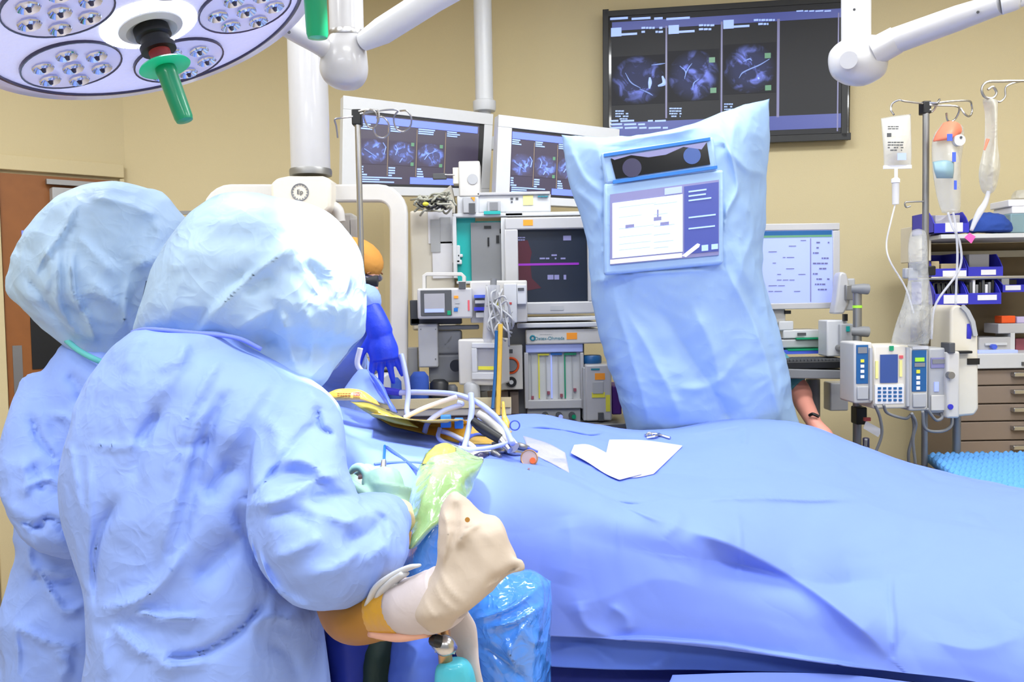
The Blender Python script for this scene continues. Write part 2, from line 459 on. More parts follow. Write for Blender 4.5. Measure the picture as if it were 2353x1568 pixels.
def bag(mb, front, thick, nu=50, nv=60, pw=.5):      # a closed pouch: one outline grid, its front and its back
    g = upgrid(Pg(front), nu, nv); k = len(mb.v); vs = []; fs = []
    idx = {}
    for side in (0, 1):
        for i in range(nv):
            for j in range(nu):
                u = 2*j/(nu-1)-1; v = 2*i/(nv-1)-1; e = (max(0,1-u*u)**pw)*(max(0,1-v**8)**.5)
                edge = i in (0, nv-1) or j in (0, nu-1)
                if side and edge: idx[1,i,j] = idx[0,i,j]; continue
                q = g[i,j].copy(); q[1] += (e*thick if side else -e*thick); idx[side,i,j] = len(vs); vs.append(q)
    for side in (0, 1):
        for i in range(nv-1):
            for j in range(nu-1):
                f = (idx[side,i,j], idx[side,i,j+1], idx[side,i+1,j+1], idx[side,i+1,j]); fs.append(f if side == 0 else f[::-1])
    return mb.add(vs, fs)
def vpole(mb, px, py, D, z0, r, seg=16, r2=None):
    t = P(px, py, D); mb.cyl(t, (t.x, t.y, z0), r, seg, r2); return t
# ================================================================== the room
def quadwall(name, a, b, z0, z1, mt, th=.1):
    a, b = Vector(a), Vector(b); dd = (b-a).normalized(); n = Vector((-dd.y, dd.x, 0))*th
    if n.y < 0 and abs(dd.x) > .05: n = -n
    q = [a, b, b+n, a+n]
    return struct(name, MB().prism([Vector((p.x,p.y,z0)) for p in q], [Vector((p.x,p.y,z1)) for p in q]), mt)
A0, A1, B1, C1 = (-4.4, 2.57, 0), (-2.01, 4.60, 0), (-.68, 4.71, 0), (3.6, 3.94, 0)
struct('floor', MB().box((-4.6,-2.2,-.06), (3.8,5.2,0)), 'floor')
struct('ceiling', MB().box((-4.6,-2.2,CEIL), (3.8,5.2,CEIL+.06)), 'ceiling')
quadwall('wall_back', B1, C1, 0, CEIL, 'wall'); quadwall('wall_corner', A1, B1, 0, CEIL, 'wall')
quadwall('wall_right', (3.6,3.94,0), (3.62,-2.2,0), 0, CEIL, 'wall')
wl = quadwall('wall_left', A0, A1, 0, CEIL, 'wall'); quadwall('wall_side', (-4.42,-2.2,0), (-4.4,2.57,0), 0, CEIL, 'wall')
# face of the left wall: yaw so that its normal looks into the room
angA = math.degrees(math.atan2(2.03, 2.39))
D_A = 4.60 + (-2.45+2.01)*2.03/2.39
fA = Fr(0, 0, 1, angA); fA.o = Vector((-2.45, D_A, 1.6))
def onA(px, z, w=0):
    p = fA.hit(px, 690, w); return Vector((p.x, p.y, z))
def boxA(px0, px1, z0, z1, w0, w1):
    a, b = onA(px0, z0), onA(px1, z1); c = (a+b)/2 + fA.N*((w0+w1)/2)
    return MB().obox(c, [fA.X, fA.N, fA.Z], ((b-a).dot(fA.X)/2, abs(w1-w0)/2, (z1-z0)/2))
DH = onA(20, 0).y*290/F + 1.6 + .05
struct('trim_1', boxA(-30, 6, 0, DH+.07, 0, .035), 'wall', bevel=.004)
struct('trim_2', boxA(-30, 292, DH+.005, DH+.075, 0, .035), 'wall', bevel=.004)
struct('trim_3', boxA(282, 292, 0, DH, 0, .035), 'wall', bevel=.004)
struct('trim_4', boxA(-420, -31, .93, 1.0, 0, .05), 'steel_dull', bevel=.01)
struct('trim_5', boxA(-420, -31, 0, .46, 0, .012), 'wall_low')
struct('baseboard_back', MB().prism([Vector(p) for p in ((-.66,4.70,0),(3.58,3.93,0),(3.58,3.93,.1),(-.66,4.70,.1))], [Vector(p) for p in ((-.66,4.685,0),(3.58,3.915,0),(3.58,3.915,.1),(-.66,4.685,.1))]), 'wall_low')
dr = struct('door_1', boxA(9, 272, .01, DH-.01, -.01, .012), 'wood')
part(dr, 'kick_plate', boxA(22, 44, 1.02, 1.42, .012, .016), 'steel_dull')
part(dr, 'door_window', boxA(66, 215, 1.30, 1.66, .012, .018), 'black')
part(dr, 'notice', boxA(75, 200, .92, 1.18, .012, .014), 'offwhite')
part(dr, 'blue_sign', boxA(55, 80, 1.93, 1.98, .012, .016), 'ui_blue')
cl = part(dr, 'door_closer', boxA(122, 200, DH-.20, DH-.07, .012, .075), 'greylight', bevel=.006)
part(cl, 'closer_arm', boxA(112, 262, DH-.055, DH-.03, .03, .06), 'steel_dull')

for i, (x, y) in enumerate(PANELS):
    f = solo('ceiling_light', MB().box((x-.62,y-.32,CEIL-.03), (x+.62,y+.32,CEIL)), 'white',
        'flat white recessed ceiling light panel, number %d of the grid overhead' % (i+1), 'light', 'ceiling light panels')
    f['label'] = 'flat white recessed light panel set in the ceiling'
    part(f, 'diffuser', MB().box((x-.57,y-.27,CEIL-.034), (x+.57,y+.27,CEIL-.029)), 'diffuser')

# ------------------------------------------------------------------ wall television
yawC = -10
tf = Fr(1660, 170, 4.33, yawC, 0, .6)
tv = thing('television', 'large black wall television showing three scan slices in a row', 'screen', tf.hit(1660, 330, -.05))
part(tv, 'casing', fb(tf, [(1385, 8, 1948, 332)], -.05, -.004), 'screen_black', bevel=.006)
part(tv, 'bezel', fb(tf, [(1385,8,1948,22),(1385,316,1948,332),(1385,22,1399,316),(1934,22,1948,316)], -.006, .003), 'black', bevel=.002)
pn = part(tv, 'screen', fb(tf, [(1399, 22, 1934, 316)], -.006, 0), 'tv_ct')
part(tv, 'toolbar', fb(tf, [(1401,36,1926,56),(1401,272,1926,304)], 0, .0016), 'ui_blue_dim')
part(tv, 'divider', fb(tf, [(1529,60,1533,272),(1656,50,1660,270),(1785,44,1791,270),(1924,30,1927,302)], 0, .0018), 'ui_slate')
for k, (a, b, c, e) in enumerate(((1405,128,1527,240),(1535,115,1652,232),(1662,100,1782,215))):
    part(tv, 'scan', fb(tf, [(a,b,c,e)], 0, .0012), 'scan_tv')
mb = MB()
for k, (x, y) in enumerate(((1404,64),(1536,58),(1662,46))):
    tf.box(mb, x, y, x+24, y+20, 0, .002); tf.box(mb, x+24, y+12, x+60, y+17, 0, .002)
    tf.bars(mb, x+70, y-2, x+120, y+16, 2, .002, .9, k)
for k, (x, y) in enumerate(((1414,254),(1538,248),(1664,238))): tf.bars(mb, x, y, x+30, y+24, 4, .002, .9, k+5)
tf.bars(mb, 1402, 40, 1680, 50, 1, .0022, .8, 3); tf.bars(mb, 1402, 276, 1560, 300, 3, .0022, .8, 9)
tf.bars(mb, 1830, 24, 1925, 30, 1, .0022, .8, 12)
part(tv, 'screen_lettering', mb, 'ui_text')
for x, y in ((1636,138),(1639,208),(1764,128),(1765,202)): part(tv, 'marker', fb(tf, [(x-7,y-6,x+7,y+6)], 0, .0024), 'ui_green')
# the bright bone outlines in the slices
mb = MB()
for pts in (((1437,168),(1450,190),(1472,203)),((1497,150),(1515,148),(1528,146)),((1493,178),(1494,190),(1492,204)),((1522,175),(1526,192),(1512,198)),((1470,205),(1490,214),(1500,220)),
            ((1562,152),(1575,165),(1573,182)),((1590,146),(1580,160),(1573,178)),((1606,182),(1594,192),(1592,208)),
            ((1698,180),(1706,168),(1726,158),(1745,150),(1768,136)),((1708,142),(1722,136),(1728,140)),((1742,178),(1744,182))):
    q = [tf.hit(x, y, .002) for x, y in pts]; part(tv, 'bone_outline', MB().tube(q, [.004]+[.010]*(len(q)-2)+[.004], 6, 14, .3), 'ui_text')

# ------------------------------------------------------------------ twin monitors on their ceiling pole
mt_ = thing('monitor_mount', 'white ceiling pole dropping between the twin monitors', 'ceiling mount', P(1113, 245, 4.1))
mb = MB(); t = P(1113, 236, 4.1); mb.cyl(t, (t.x, t.y, CEIL), .042, 24); part(mt_, 'pole', mb, 'white')
part(mt_, 'collar', MB().lathe((t.x,t.y,t.z-.04), (0,0,1), [(.0,0),(.05,0),(.054,.01),(.054,.045),(.045,.05),(0,.05)]), 'white')
bb = MB(); q = P(1130, 330, 4.16); bb.obox(q, [(1,0,0),(0,1,0),(0,0,1)], (.30,.02,.03)); bb.cyl((t.x,t.y,t.z), (t.x,t.y+.04,q.z), .03); part(mt_, 'cross_bar', bb, 'white')
def big_monitor(q, yaw, label):
    """q: outer corners (tl, tr, br, bl) as seen; everything on it is laid out in shares of its width and height"""
    f = Fr(q[0][0], (q[0][1]+q[3][1])/2, 3.78, yaw)
    m = thing('monitor', label, 'monitor', f.hit(q[2][0], q[2][1], 0))
    def pt(u, v):
        a = [q[0][i]*(1-u)+q[1][i]*u for i in (0,1)]; b = [q[3][i]*(1-u)+q[2][i]*u for i in (0,1)]; return (a[0]*(1-v)+b[0]*v, a[1]*(1-v)+b[1]*v)
    def r(mb, u0, v0, u1, v1, w0, w1): return f.poly(mb, [pt(u0,v0),pt(u1,v0),pt(u1,v1),pt(u0,v1)], w0, w1)
    def rs(rects, w0, w1):
        mb = MB()
        for a in rects: r(mb, *a, w0, w1)
        return mb
    part(m, 'casing', rs([(0,0,1,1)], -.06, -.012), 'white', bevel=.006)
    U0, V0, U1, V1 = .115, .135, .945, .905
    part(m, 'bezel', rs([(0,0,1,V0),(0,V1,1,1),(0,V0,U0,V1),(U1,V0,1,V1)], -.014, 0), 'white', bevel=.002)
    X = lambda u: U0+(U1-U0)*u; Y = lambda v: V0+(V1-V0)*v
    part(m, 'screen', rs([(U0,V0,U1,V1)], -.012, -.008), 'screen_ct')
    part(m, 'screen_edge', rs([(U0,V0,U1,Y(.03)),(U0,Y(.965),U1,V1),(X(.965),V0,U1,V1)], -.008, -.006), 'black')
    part(m, 'toolbar', rs([(X(.01),Y(.05),X(.95),Y(.15)),(X(.42),Y(.86),X(.95),Y(.955))], -.008, -.0055), 'ui_blue')
    for k in (1,2,3): part(m, 'divider', rs([(X(.232*k)-.003,Y(.18),X(.232*k)+.003,Y(.85))], -.008, -.006), 'taupe')
    for k in range(3): part(m, 'scan', rs([(X(.232*k+.01),Y(.36),X(.232*(k+1)-.01),Y(.70))], -.008, -.0065), 'scan_monitor')
    rr = random.Random(4); mb = MB()
    for k in range(4):
        for n_ in range(3): r(mb, X(.232*k+.01), Y(.16+.03*n_), X(.232*k+.05+rr.uniform(.02,.1)), Y(.178+.03*n_), -.008, -.005)
    for k in range(3):
        for n_ in range(4): r(mb, X(.232*k+.01), Y(.73+.035*n_), X(.232*k+.02+rr.uniform(.01,.05)), Y(.75+.035*n_), -.008, -.005)
    for n_ in range(3): r(mb, X(.02), Y(.87+.03*n_), X(.1+rr.uniform(.05,.28)), Y(.887+.03*n_), -.008, -.005)
    part(m, 'screen_lettering', mb, 'ui_text')
    for k, pts in enumerate((((.04,.50),(.10,.56),(.14,.60)), ((.19,.40),(.215,.46),(.20,.56)), ((.29,.42),(.31,.47),(.295,.56)), ((.35,.60),(.33,.66)), ((.53,.60),(.56,.52),(.63,.46)), ((.60,.62),(.61,.64)))):
        part(m, 'bone_outline', MB().tube([f.hit(*pt(X(u),Y(v)), -.0055) for u,v in pts], .006, 6, 0, .3), 'ui_text')
    for k in (2,3):
        for yy in (.40,.68): part(m, 'marker', rs([(X(.232*k-.045),Y(yy-.03),X(.232*k-.02),Y(yy+.02))], -.008, -.0055), 'ui_green')
    return m
big_monitor([(789,219),(1134,262),(1124,452),(785,448)], 24, 'white framed monitor with scan slices behind the wire hooks of the infusion stand')
big_monitor([(1146,263),(1424,297),(1418,480),(1138,466)], 20, 'white framed monitor with scan slices partly behind the draped console')

# ------------------------------------------------------------------ surgical lamp
def surgical_light(cx, cy, D, R, axis, label, detail=True, ang0=0.0):
    C = P(cx, cy, D); n = axis.normalized()      # n: way the light shines
    t = thing('surgical_light', label, 'surgical light', C)
    u = n.cross(Vector((0,0,1))).normalized(); v = n.cross(u)
    pt = lambda r, a, h: C + (u*math.cos(a)+v*math.sin(a))*r + n*h
    part(t, 'housing', MB().lathe(C, n, [(0,-.13),(R*.35,-.125),(R*.75,-.10),(R*1.02,-.07),(R*1.14,-.035),(R*1.17,-.012),(R*1.13,.002),(R*1.02,.004),(0,-.004)], 72), 'lamp_shell', 'all')
    part(t, 'rim', MB().lathe(C, n, [(R*1.0,.0),(R*1.022,.0),(R*1.022,.010),(R*1.0,.012)], 96), 'lens_dark')
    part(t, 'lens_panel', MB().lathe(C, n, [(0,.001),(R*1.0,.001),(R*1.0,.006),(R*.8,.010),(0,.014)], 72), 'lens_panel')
    if detail:
        for k in range(5):
            a = ang0 + 2*math.pi*k/5; pc = pt(R*.62, a, .011)
            p = part(t, 'lens_pod', MB().lathe(pc, n, [(0,0),(R*.30,0),(R*.31,.004),(R*.285,.008),(0,.003)], 40), 'pod')
            part(p, 'pod_edge', MB().lathe(pc, n, [(R*.305,0),(R*.315,0),(R*.315,.007),(R*.305,.007)], 40), 'lens_dark')
            for j in range(7):
                aa = 2*math.pi*j/6; r2 = 0 if j == 6 else R*.19
                q = pc + (u*math.cos(aa+a)+v*math.sin(aa+a))*r2 + n*.004
                part(p, 'lens', MB().lathe(q, n, [(0,0),(R*.058,0),(R*.070,.008),(R*.064,.011),(R*.04,.003),(R*.02,.009),(0,.011)], 9), 'lens', 'auto')
                part(p, 'lens_core', MB().lathe(q+n*.006, n, [(0,0),(R*.022,.0),(R*.012,.010),(0,.012)], 6), 'lens_dark')
    for k in range(22):      # lit segments round the hub
        a0 = 2*math.pi*k/22; a1 = a0 + 2*math.pi/22*.86
        part(t, 'lit_segment', MB().prism([pt(R*.205,a0,.022),pt(R*.305,a0,.016),pt(R*.305,a1,.016),pt(R*.205,a1,.022)], [pt(R*.205,a0,.01),pt(R*.305,a0,.01),pt(R*.305,a1,.01),pt(R*.205,a1,.01)]), 'lamp_lit')
    part(t, 'hub_ring', MB().lathe(C+n*.01, n, [(R*.09,0),(R*.20,0),(R*.20,.014),(R*.16,.020),(R*.11,.012),(R*.09,.004)], 40), 'white')
    part(t, 'hub', MB().lathe(C+n*.012, n, [(0,0),(.036,0),(.037,.03),(.030,.034),(.030,.048),(.036,.05),(.036,.062),(0,.062)], 28), 'black')
    part(t, 'lock_collar', MB().lathe(C+n*.072, n, [(0,0),(.022,0),(.021,.02),(.024,.03),(0,.03)], 24), 'red')
    h = part(t, 'handle', MB().lathe(C+n*.108, n, [(0,0),(.020,0),(.022,.01),(.0205,.02),(.019,.115),(.017,.122),(0,.124)], 24), 'green')
    part(h, 'guard_disc', MB().lathe(C+n*.100, n, [(0,0),(.050,.006),(.053,.010),(.050,.012),(0,.010)], 36), 'green_lit', label='bright green guard disc')
    return t, C, n
vw = (CAM - P(337, 14, 1.85)).normalized()
idir = (P(337+34.5, 14+93.9, 1.85) - P(337, 14, 1.85)); idir = (idir - vw*idir.dot(vw)).normalized()
ax1 = vw*math.cos(math.radians(62.8)) + idir*math.sin(math.radians(62.8))
L1, C1_, n1 = surgical_light(338, 42, 1.85, .328, ax1, 'large round surgical light with lens clusters and a green handle with a disc', True, .35)
ax2 = Vector((.03,-.02,-1))
C2 = P(713, -222, 1.55)
L2, C2_, n2 = surgical_light(711, -222, 1.55, .22, Vector((.03,.02,-1)), 'surgical light above the frame edge showing only its plain green handle', False)
# boom that carries the first light
bo = thing('lamp_boom', 'white jointed ceiling arm holding the large surgical light', 'boom arm', P(797, 80, 2.45))
jp = P(795, 140, 2.45)
mb = MB(); tp = P(797, 80, 2.45); mb.cyl(tp, (tp.x,tp.y,CEIL), .047, 28); part(bo, 'drop_tube', mb, 'plastic_white')
part(bo, 'tube_ring', MB().lathe(tp, (0,0,1), [(0,-.006),(.048,-.006),(.049,0),(.048,.008),(0,.008)]), 'steel')
mb = MB(); slices(mb, [(78,762,836,2.45,.04),(95,752,838,2.45,.05),(120,742,842,2.45,.06),(160,736,845,2.45,.062),(185,745,838,2.45,.055),(200,765,822,2.45,.04),(206,785,802,2.45,.01)], 30, 28); part(bo, 'joint', mb, 'plastic_white', 'all')
mb = MB(); mb.tube([P(835,95,2.42), P(880,70,2.38), P(1000,-6,2.3), P(1130,-80,2.2)], [.026,.036,.036,.036], 16); part(bo, 'spring_arm', mb, 'white')
mb = MB(); rp = C1_ - n1*.12; mb.tube([P(770,125,2.43), P(735,105,2.4), P(650,58,2.25), P(560,-10,2.05), rp], [.034,.026,.024,.024,.03], 16, 30); part(bo, 'lamp_arm', mb, 'plastic_white', 'all')
part(bo, 'screw', MB().cyl(P(664,74,2.215), P(664,74,2.20), .004), 'greydark')
# boom at the upper right
b2 = thing('lamp_boom', 'white ceiling arm with a rounded elbow in front of the wall television corner', 'boom arm', P(1967, 150, 2.8))
mb = MB(); tp = P(1967, 95, 2.8); mb.cyl(tp, (tp.x,tp.y,CEIL), .045, 28); part(b2, 'drop_tube', mb, 'plastic_white')
mb = MB(); slices(mb, [(86,1955,2020,2.8,.03),(96,1930,2034,2.79,.05),(112,1912,2038,2.78,.06),(130,1906,2038,2.78,.065),(155,1908,2036,2.78,.065),(175,1918,2028,2.78,.055),(190,1940,2005,2.78,.035),(197,1962,1985,2.78,.01)], 30, 28); part(b2, 'elbow', mb, 'plastic_white', 'all')
part(b2, 'elbow_cap', MB().cyl(P(1950,138,2.718), P(1950,138,2.705), .026, 28), 'white')
mb = MB(); mb.tube([P(2005,122,2.75), P(2060,92,2.72)], [.045,.043], 20); part(b2, 'arm_sleeve', mb, 'plastic_white')
mb = MB(); mb.tube([P(2056,94,2.72), P(2200,42,2.6), P(2300,8,2.5)], [.040,.037,.030], 20); part(b2, 'arm', mb, 'plastic_white')
mb = MB(); mb.tube([P(2300,10,2.5), P(2338,-2,2.48), P(2350,-30,2.48), P(2350,-300,2.48)], [.03,.026,.024,.024], 16, 20); part(b2, 'arm_end', mb, 'white', 'all')
for x, y, D in ((2247,28,2.53),(1963,22,2.75)): part(b2, 'screw', MB().cyl(P(x,y,D), P(x,y,D-.012), .004), 'greydark')

# ------------------------------------------------------------------ equipment pendant with looped handle frame
pe = thing('equipment_pendant', 'white ceiling column with a looped square handle frame', 'pendant', P(712, 470, 3.3))
mb = MB(); tp = P(714, 392, 3.3); mb.cyl(tp, (tp.x,tp.y,CEIL), .073, 36); part(pe, 'column', mb, 'plastic_white')
part(pe, 'column_ring', MB().lathe(tp, (0,0,1), [(0,-.02),(.078,-.02),(.079,-.004),(.077,.004),(0,.004)], 36), 'steel_dull')
pf = Fr(700, 440, 3.25)
mb = MB(); pf.poly(mb, [(628,470),(626,425),(640,412),(665,407),(745,407),(762,413),(764,428),(764,480),(740,500),(660,500)], -.12, .03)
hd = part(pe, 'head_block', mb, 'white_warm', bevel=.012)
g = MB(); pf.ring(g, 694, 444, 19, 1.4, .031)
for k in range(16):
    a = 2*math.pi*k/16; pf.cyl(g, 694+16*math.cos(a), 444+16*math.sin(a), 1.5, .03, .032, 8)
em = part(hd, 'emblem', g, 'grey', label='round grey maker emblem')
lettering(em, 'emblem_letters', 'Ep', pf, 694, 444, 11, 'greydark', .0315)
def frame_path(x0, x1, y0, y1, D, r):
    o = []
    o += [(x0, y1), (x0, y0+r*1.6)]
    for k in range(1, 7): a = math.pi - math.pi/2*k/6; o.append((x0+r+r*math.cos(a), y0+r-r*math.sin(a)))
    for k in range(0, 7): a = math.pi/2 - math.pi/2*k/6; o.append((x1-r+r*math.cos(a), y0+r-r*math.sin(a)))
    o.append((x1, y1)); return o
def ribbon(path, hw, fr, w0, w1):      # a rectangular-section frame along a pixel path
    mb = MB(); rings = []
    for i, (x, y) in enumerate(path):
        a = path[max(i-1,0)]; b = path[min(i+1,len(path)-1)]; tx, ty = b[0]-a[0], b[1]-a[1]; l = math.hypot(tx, ty); nx, ny = -ty/l, tx/l
        rings.append([fr.hit(x+nx*hw,y+ny*hw,w0), fr.hit(x+nx*hw,y+ny*hw,w1), fr.hit(x-nx*hw,y-ny*hw,w1), fr.hit(x-nx*hw,y-ny*hw,w0)])
    return mb.rings(rings)
part(pe, 'handle_frame', ribbon(frame_path(484, 915, 443, 965, 3.3, 46), 20, Fr(700,440,3.31), -.05, 0), 'offwhite', bevel=.008)
part(pe, 'shelf_bar', fb(Fr(700,480,3.33), [(400,484,520,492)], -.02), 'steel_dull')
mb = MB(); mb.tube([P(752,470,3.3), P(775,482,3.3), P(782,510,3.3)], [.02,.022,.02], 12, 10); part(pe, 'cable_gland', mb, 'offwhite')
part(pe, 'support_block', fb(Fr(700,480,3.42), [(745,490,812,640),(800,500,826,700)], -.12), 'offwhite', bevel=.01)

# ------------------------------------------------------------------ infusion stand in front of the monitors
def hook(mb, pts, r=.0032): mb.tube(pts, r, 8, 40)
s1 = thing('infusion_stand', 'thin steel infusion stand with empty looped hooks before the twin monitors', 'infusion stand', (P(822,290,3.0).x, 3.0, 0))
mb = MB(); t = vpole(mb, 822, 285, 3.0, .75, .0105); mb.cyl((t.x,t.y,.8), (t.x,t.y,.08), .016); part(s1, 'pole', mb, 'steel')
part(s1, 'hub', fb(Fr(820,270,3.0), [(809,252,831,288)], -.03, .012), 'black', bevel=.004)
fr = Fr(820,270,2.99)
for pts in ([(810,268),(790,273),(772,277),(773,290),(774,315)],
            [(825,256),(850,254),(866,262),(868,280),(856,292),(842,286),(836,268),(842,256),(870,256)],
            [(828,262),(868,256),(872,280),(860,294),(864,310),(880,314),(894,304),(894,286),(882,272),(866,272)],
            [(830,262),(880,256),(915,256),(905,270),(908,292),(925,300),(942,290),(946,272),(936,258),(920,256)]):
    mb = MB(); hook(mb, [fr.hit(x,y,.02*math.sin(i)) for i,(x,y) in enumerate(pts)]); part(s1, 'hook', mb, 'steel')
cb = part(s1, 'clamp', fb(Fr(840,650,3.0), [(826,640,846,672)], -.03, .02), 'rubber', bevel=.004)
part(cb, 'clamp_knob', MB().tube([P(840,645,2.97), P(862,646,2.97), P(868,646,2.97)], [.008,.02,.02], 14), 'rubber')
for k in range(5):
    a = 2*math.pi*k/5+.3; e = Vector((t.x+.27*math.cos(a), t.y+.27*math.sin(a), .055))
    part(s1, 'base_leg', MB().tube([(t.x,t.y,.10), e], [.018,.012], 10), 'steel_dull'); part(s1, 'caster', MB().cyl((e.x-.012,e.y,.03), (e.x+.012,e.y,.03), .03), 'rubber')
# ================================================================== anaesthesia workstation
am = thing('anaesthesia_machine', 'tall white anaesthesia machine with flow tubes, vaporiser bay and dark screen', 'anaesthesia machine', (P(1240,900,3.5).x, 3.6, 0))
f = Fr(1240, 700, 3.5)
part(am, 'tower', fb(f, [(1156,742,1345,1010)], -.42, -.03), 'grey', bevel=.008)
part(am, 'tower_base', MB().box((P(1120,900,3.6).x, 3.5, .12), (P(1440,900,3.6).x, 3.98, .95)), 'greylight', bevel=.01)
for x in (1130, 1425):
    for y in (3.56, 3.92): part(am, 'caster', MB().cyl((P(x,900,3.6).x,y,.06), (P(x,900,3.6).x+.03,y,.06), .06), 'rubber')
part(am, 'top_shelf', fb(f, [(1040,488,1362,497)], -.35, .0), 'white', bevel=.004)
part(am, 'side_frame', fb(f, [(1040,497,1049,640),(1152,500,1168,660),(1049,645,1205,652)], -.3, 0), 'white', bevel=.003)
part(am, 'teal_panel', fb(f, [(1049,497,1092,650),(1092,506,1152,516)], -.06, -.045), 'teal', label='teal inner panel')
part(am, 'grey_panel', fb(f, [(1082,510,1156,650)], -.045, -.03), 'grey')  # plain grey panel in the recess beside the teal one
part(am, 'panel_socket', fb(f, [(1112,518,1128,524),(1120,545,1124,565),(1140,540,1147,558),(1148,525,1156,535)], -.03, -.026), 'black')
sc = part(am, 'screen_frame', fb(f, [(1160,500,1366,528),(1160,694,1366,722),(1160,528,1191,694),(1349,528,1366,694)], -.10, .03), 'plastic_white', bevel=.006)
s_ = part(am, 'screen', fb(f, [(1189,526,1351,696)], -.05, .005), 'screen_navy')
mb = MB(); f.poly(mb, [(1190,556),(1212,552),(1222,580),(1218,600),(1222,640),(1244,662),(1212,668),(1190,650)], .005, .0056); part(s_, 'red_reflection', mb, 'screen_maroon', label='painted dark red reflection')  # red reflection on the screen glass, painted as a flat patch
part(s_, 'purple_trace', fb(f, [(1191,605,1330,610)], .005, .0065), 'ui_purple', label='thin purple trace')
mb = MB(); f.box(mb, 1294, 542, 1312, 553, .005, .0065); f.bars(mb, 1190, 545, 1215, 556, 2, .0065, .9, 3); f.bars(mb, 1258, 632, 1322, 644, 1, .0065, .95, 8, .9); f.bars(mb, 1240, 585, 1300, 600, 2, .0065, .4, 5); part(s_, 'screen_lettering', mb, 'ui_slate')
part(sc, 'name_badge', fb(f, [(1264,703,1294,713)], .03, .032), 'greylight')
part(sc, 'orange_sticker', fb(f, [(1202,507,1224,520)], .03, .0315), 'orange', label='orange sticker')
mb = MB(); f.box(mb, 1188,728,1370,737,-.3,.04); f.box(mb, 1188,741,1372,752,-.3,.06); part(am, 'middle_shelf', mb, 'white', bevel=.004)
hf = Fr(1280, 775, 3.45)
hdr = part(am, 'header', fb(hf, [(1208,757,1395,791)], -.3, .0), 'offwhite', bevel=.006)
lettering(hdr, 'header_lettering', 'Datex-Ohmeda', hf, 1263, 778, 8, 'teal_text')
mb = MB(); hf.ring(mb, 1224, 777, 5, 2, .001, 16); part(hdr, 'header_logo', mb, 'teal_text')
part(hdr, 'orange_sticker', fb(hf, [(1302,765,1326,780)], 0, .0015), 'orange', label='orange sticker')
part(hdr, 'small_lettering', hf.bars(MB(), 1240, 768, 1270, 771, 1, .001, .9, 2), 'greylight')
part(am, 'light_hood', fb(hf, [(1208,791,1340,811)], -.3, -.01), 'hose', bevel=.004)
fp = part(am, 'flow_panel', fb(hf, [(1214,811,1337,921)], -.2, -.03), 'flow_white')
part(am, 'flow_frame', fb(hf, [(1205,811,1215,940),(1334,811,1342,940),(1212,919,1340,940)], -.2, 0), 'plastic_white', bevel=.004)
for i, (x, c) in enumerate(((1222,'greylight'),(1239,'yellow'),(1256,'greylight'),(1268,'ui_lav'),(1284,'greylight'),(1299,'green'),(1316,'greylight'))):
    w_ = 3 if c != 'greylight' else 1.5
    part(am, 'flow_tube', fb(hf, [(x-w_/2,815,x+w_/2,917)], -.03, -.022), c)
part(fp, 'tube_caps', fb(hf, [(1236,814,1262,818)], -.03, -.018), 'yellow'); part(fp, 'tube_caps', fb(hf, [(1266,812,1292,817)], -.03, -.018), 'blue_clip'); part(fp, 'tube_caps', fb(hf, [(1297,812,1325,817)], -.03, -.018), 'green')
for x, y in ((1224,916),(1261,905),(1291,911),(1322,898)): part(am, 'flow_float', fb(hf, [(x-3,y-4,x+3,y+3)], -.03, -.015), 'burgundy')
part(am, 'knob_panel', fb(hf, [(1212,940,1335,978)], -.2, -.02), 'greylight', bevel=.003)
for x, y, c in ((1256,956,'yellow'),(1288,956,'ui_lav'),(1318,956,'green')):
    k = part(am, 'flow_knob', hf.cyl(MB(), x-3, y, 8, -.02, .015), 'greydark'); part(k, 'knob_cap', hf.cyl(MB(), x, y+1, 5, .015, .02), c)
vf = Fr(1375, 890, 3.42)
part(am, 'vaporiser', fb(vf, [(1345,838,1406,968)], -.18, 0), 'plastic_white', bevel=.008)
part(am, 'vaporiser_edge', fb(vf, [(1340,845,1350,968)], -.17, -.004), 'greylight', bevel=.004)
part(am, 'vaporiser_dial', MB().lathe(vf.hit(1364,838,-.08), (0,0,1), [(0,0),(.038,0),(.04,.006),(.04,.026),(.035,.032),(0,.032)]), 'pump_blue')
part(am, 'orange_sticker', fb(vf, [(1367,858,1390,873)], 0, .0015), 'orange', label='orange sticker')
part(am, 'vaporiser_window', fb(vf, [(1362,878,1386,905)], 0, .004), 'greylight', bevel=.001)
part(am, 'yellow_label', fb(vf, [(1360,902,1390,914),(1392,908,1402,946)], 0, .002), 'yellow', label='yellow label')
part(am, 'vaporiser_lettering', fb(vf, [(1358,847,1378,851)], 0, .0015), 'teal_text')
part(am, 'filler', fb(vf, [(1374,948,1386,966)], 0, .02), 'greydark')
part(am, 'purple_vaporiser', fb(vf, [(1407,888,1430,955)], -.18, -.02), 'purple', bevel=.006)
part(am, 'work_surface', fb(vf, [(1335,970,1450,992)], -.3, .05), 'steel_dull', bevel=.004)
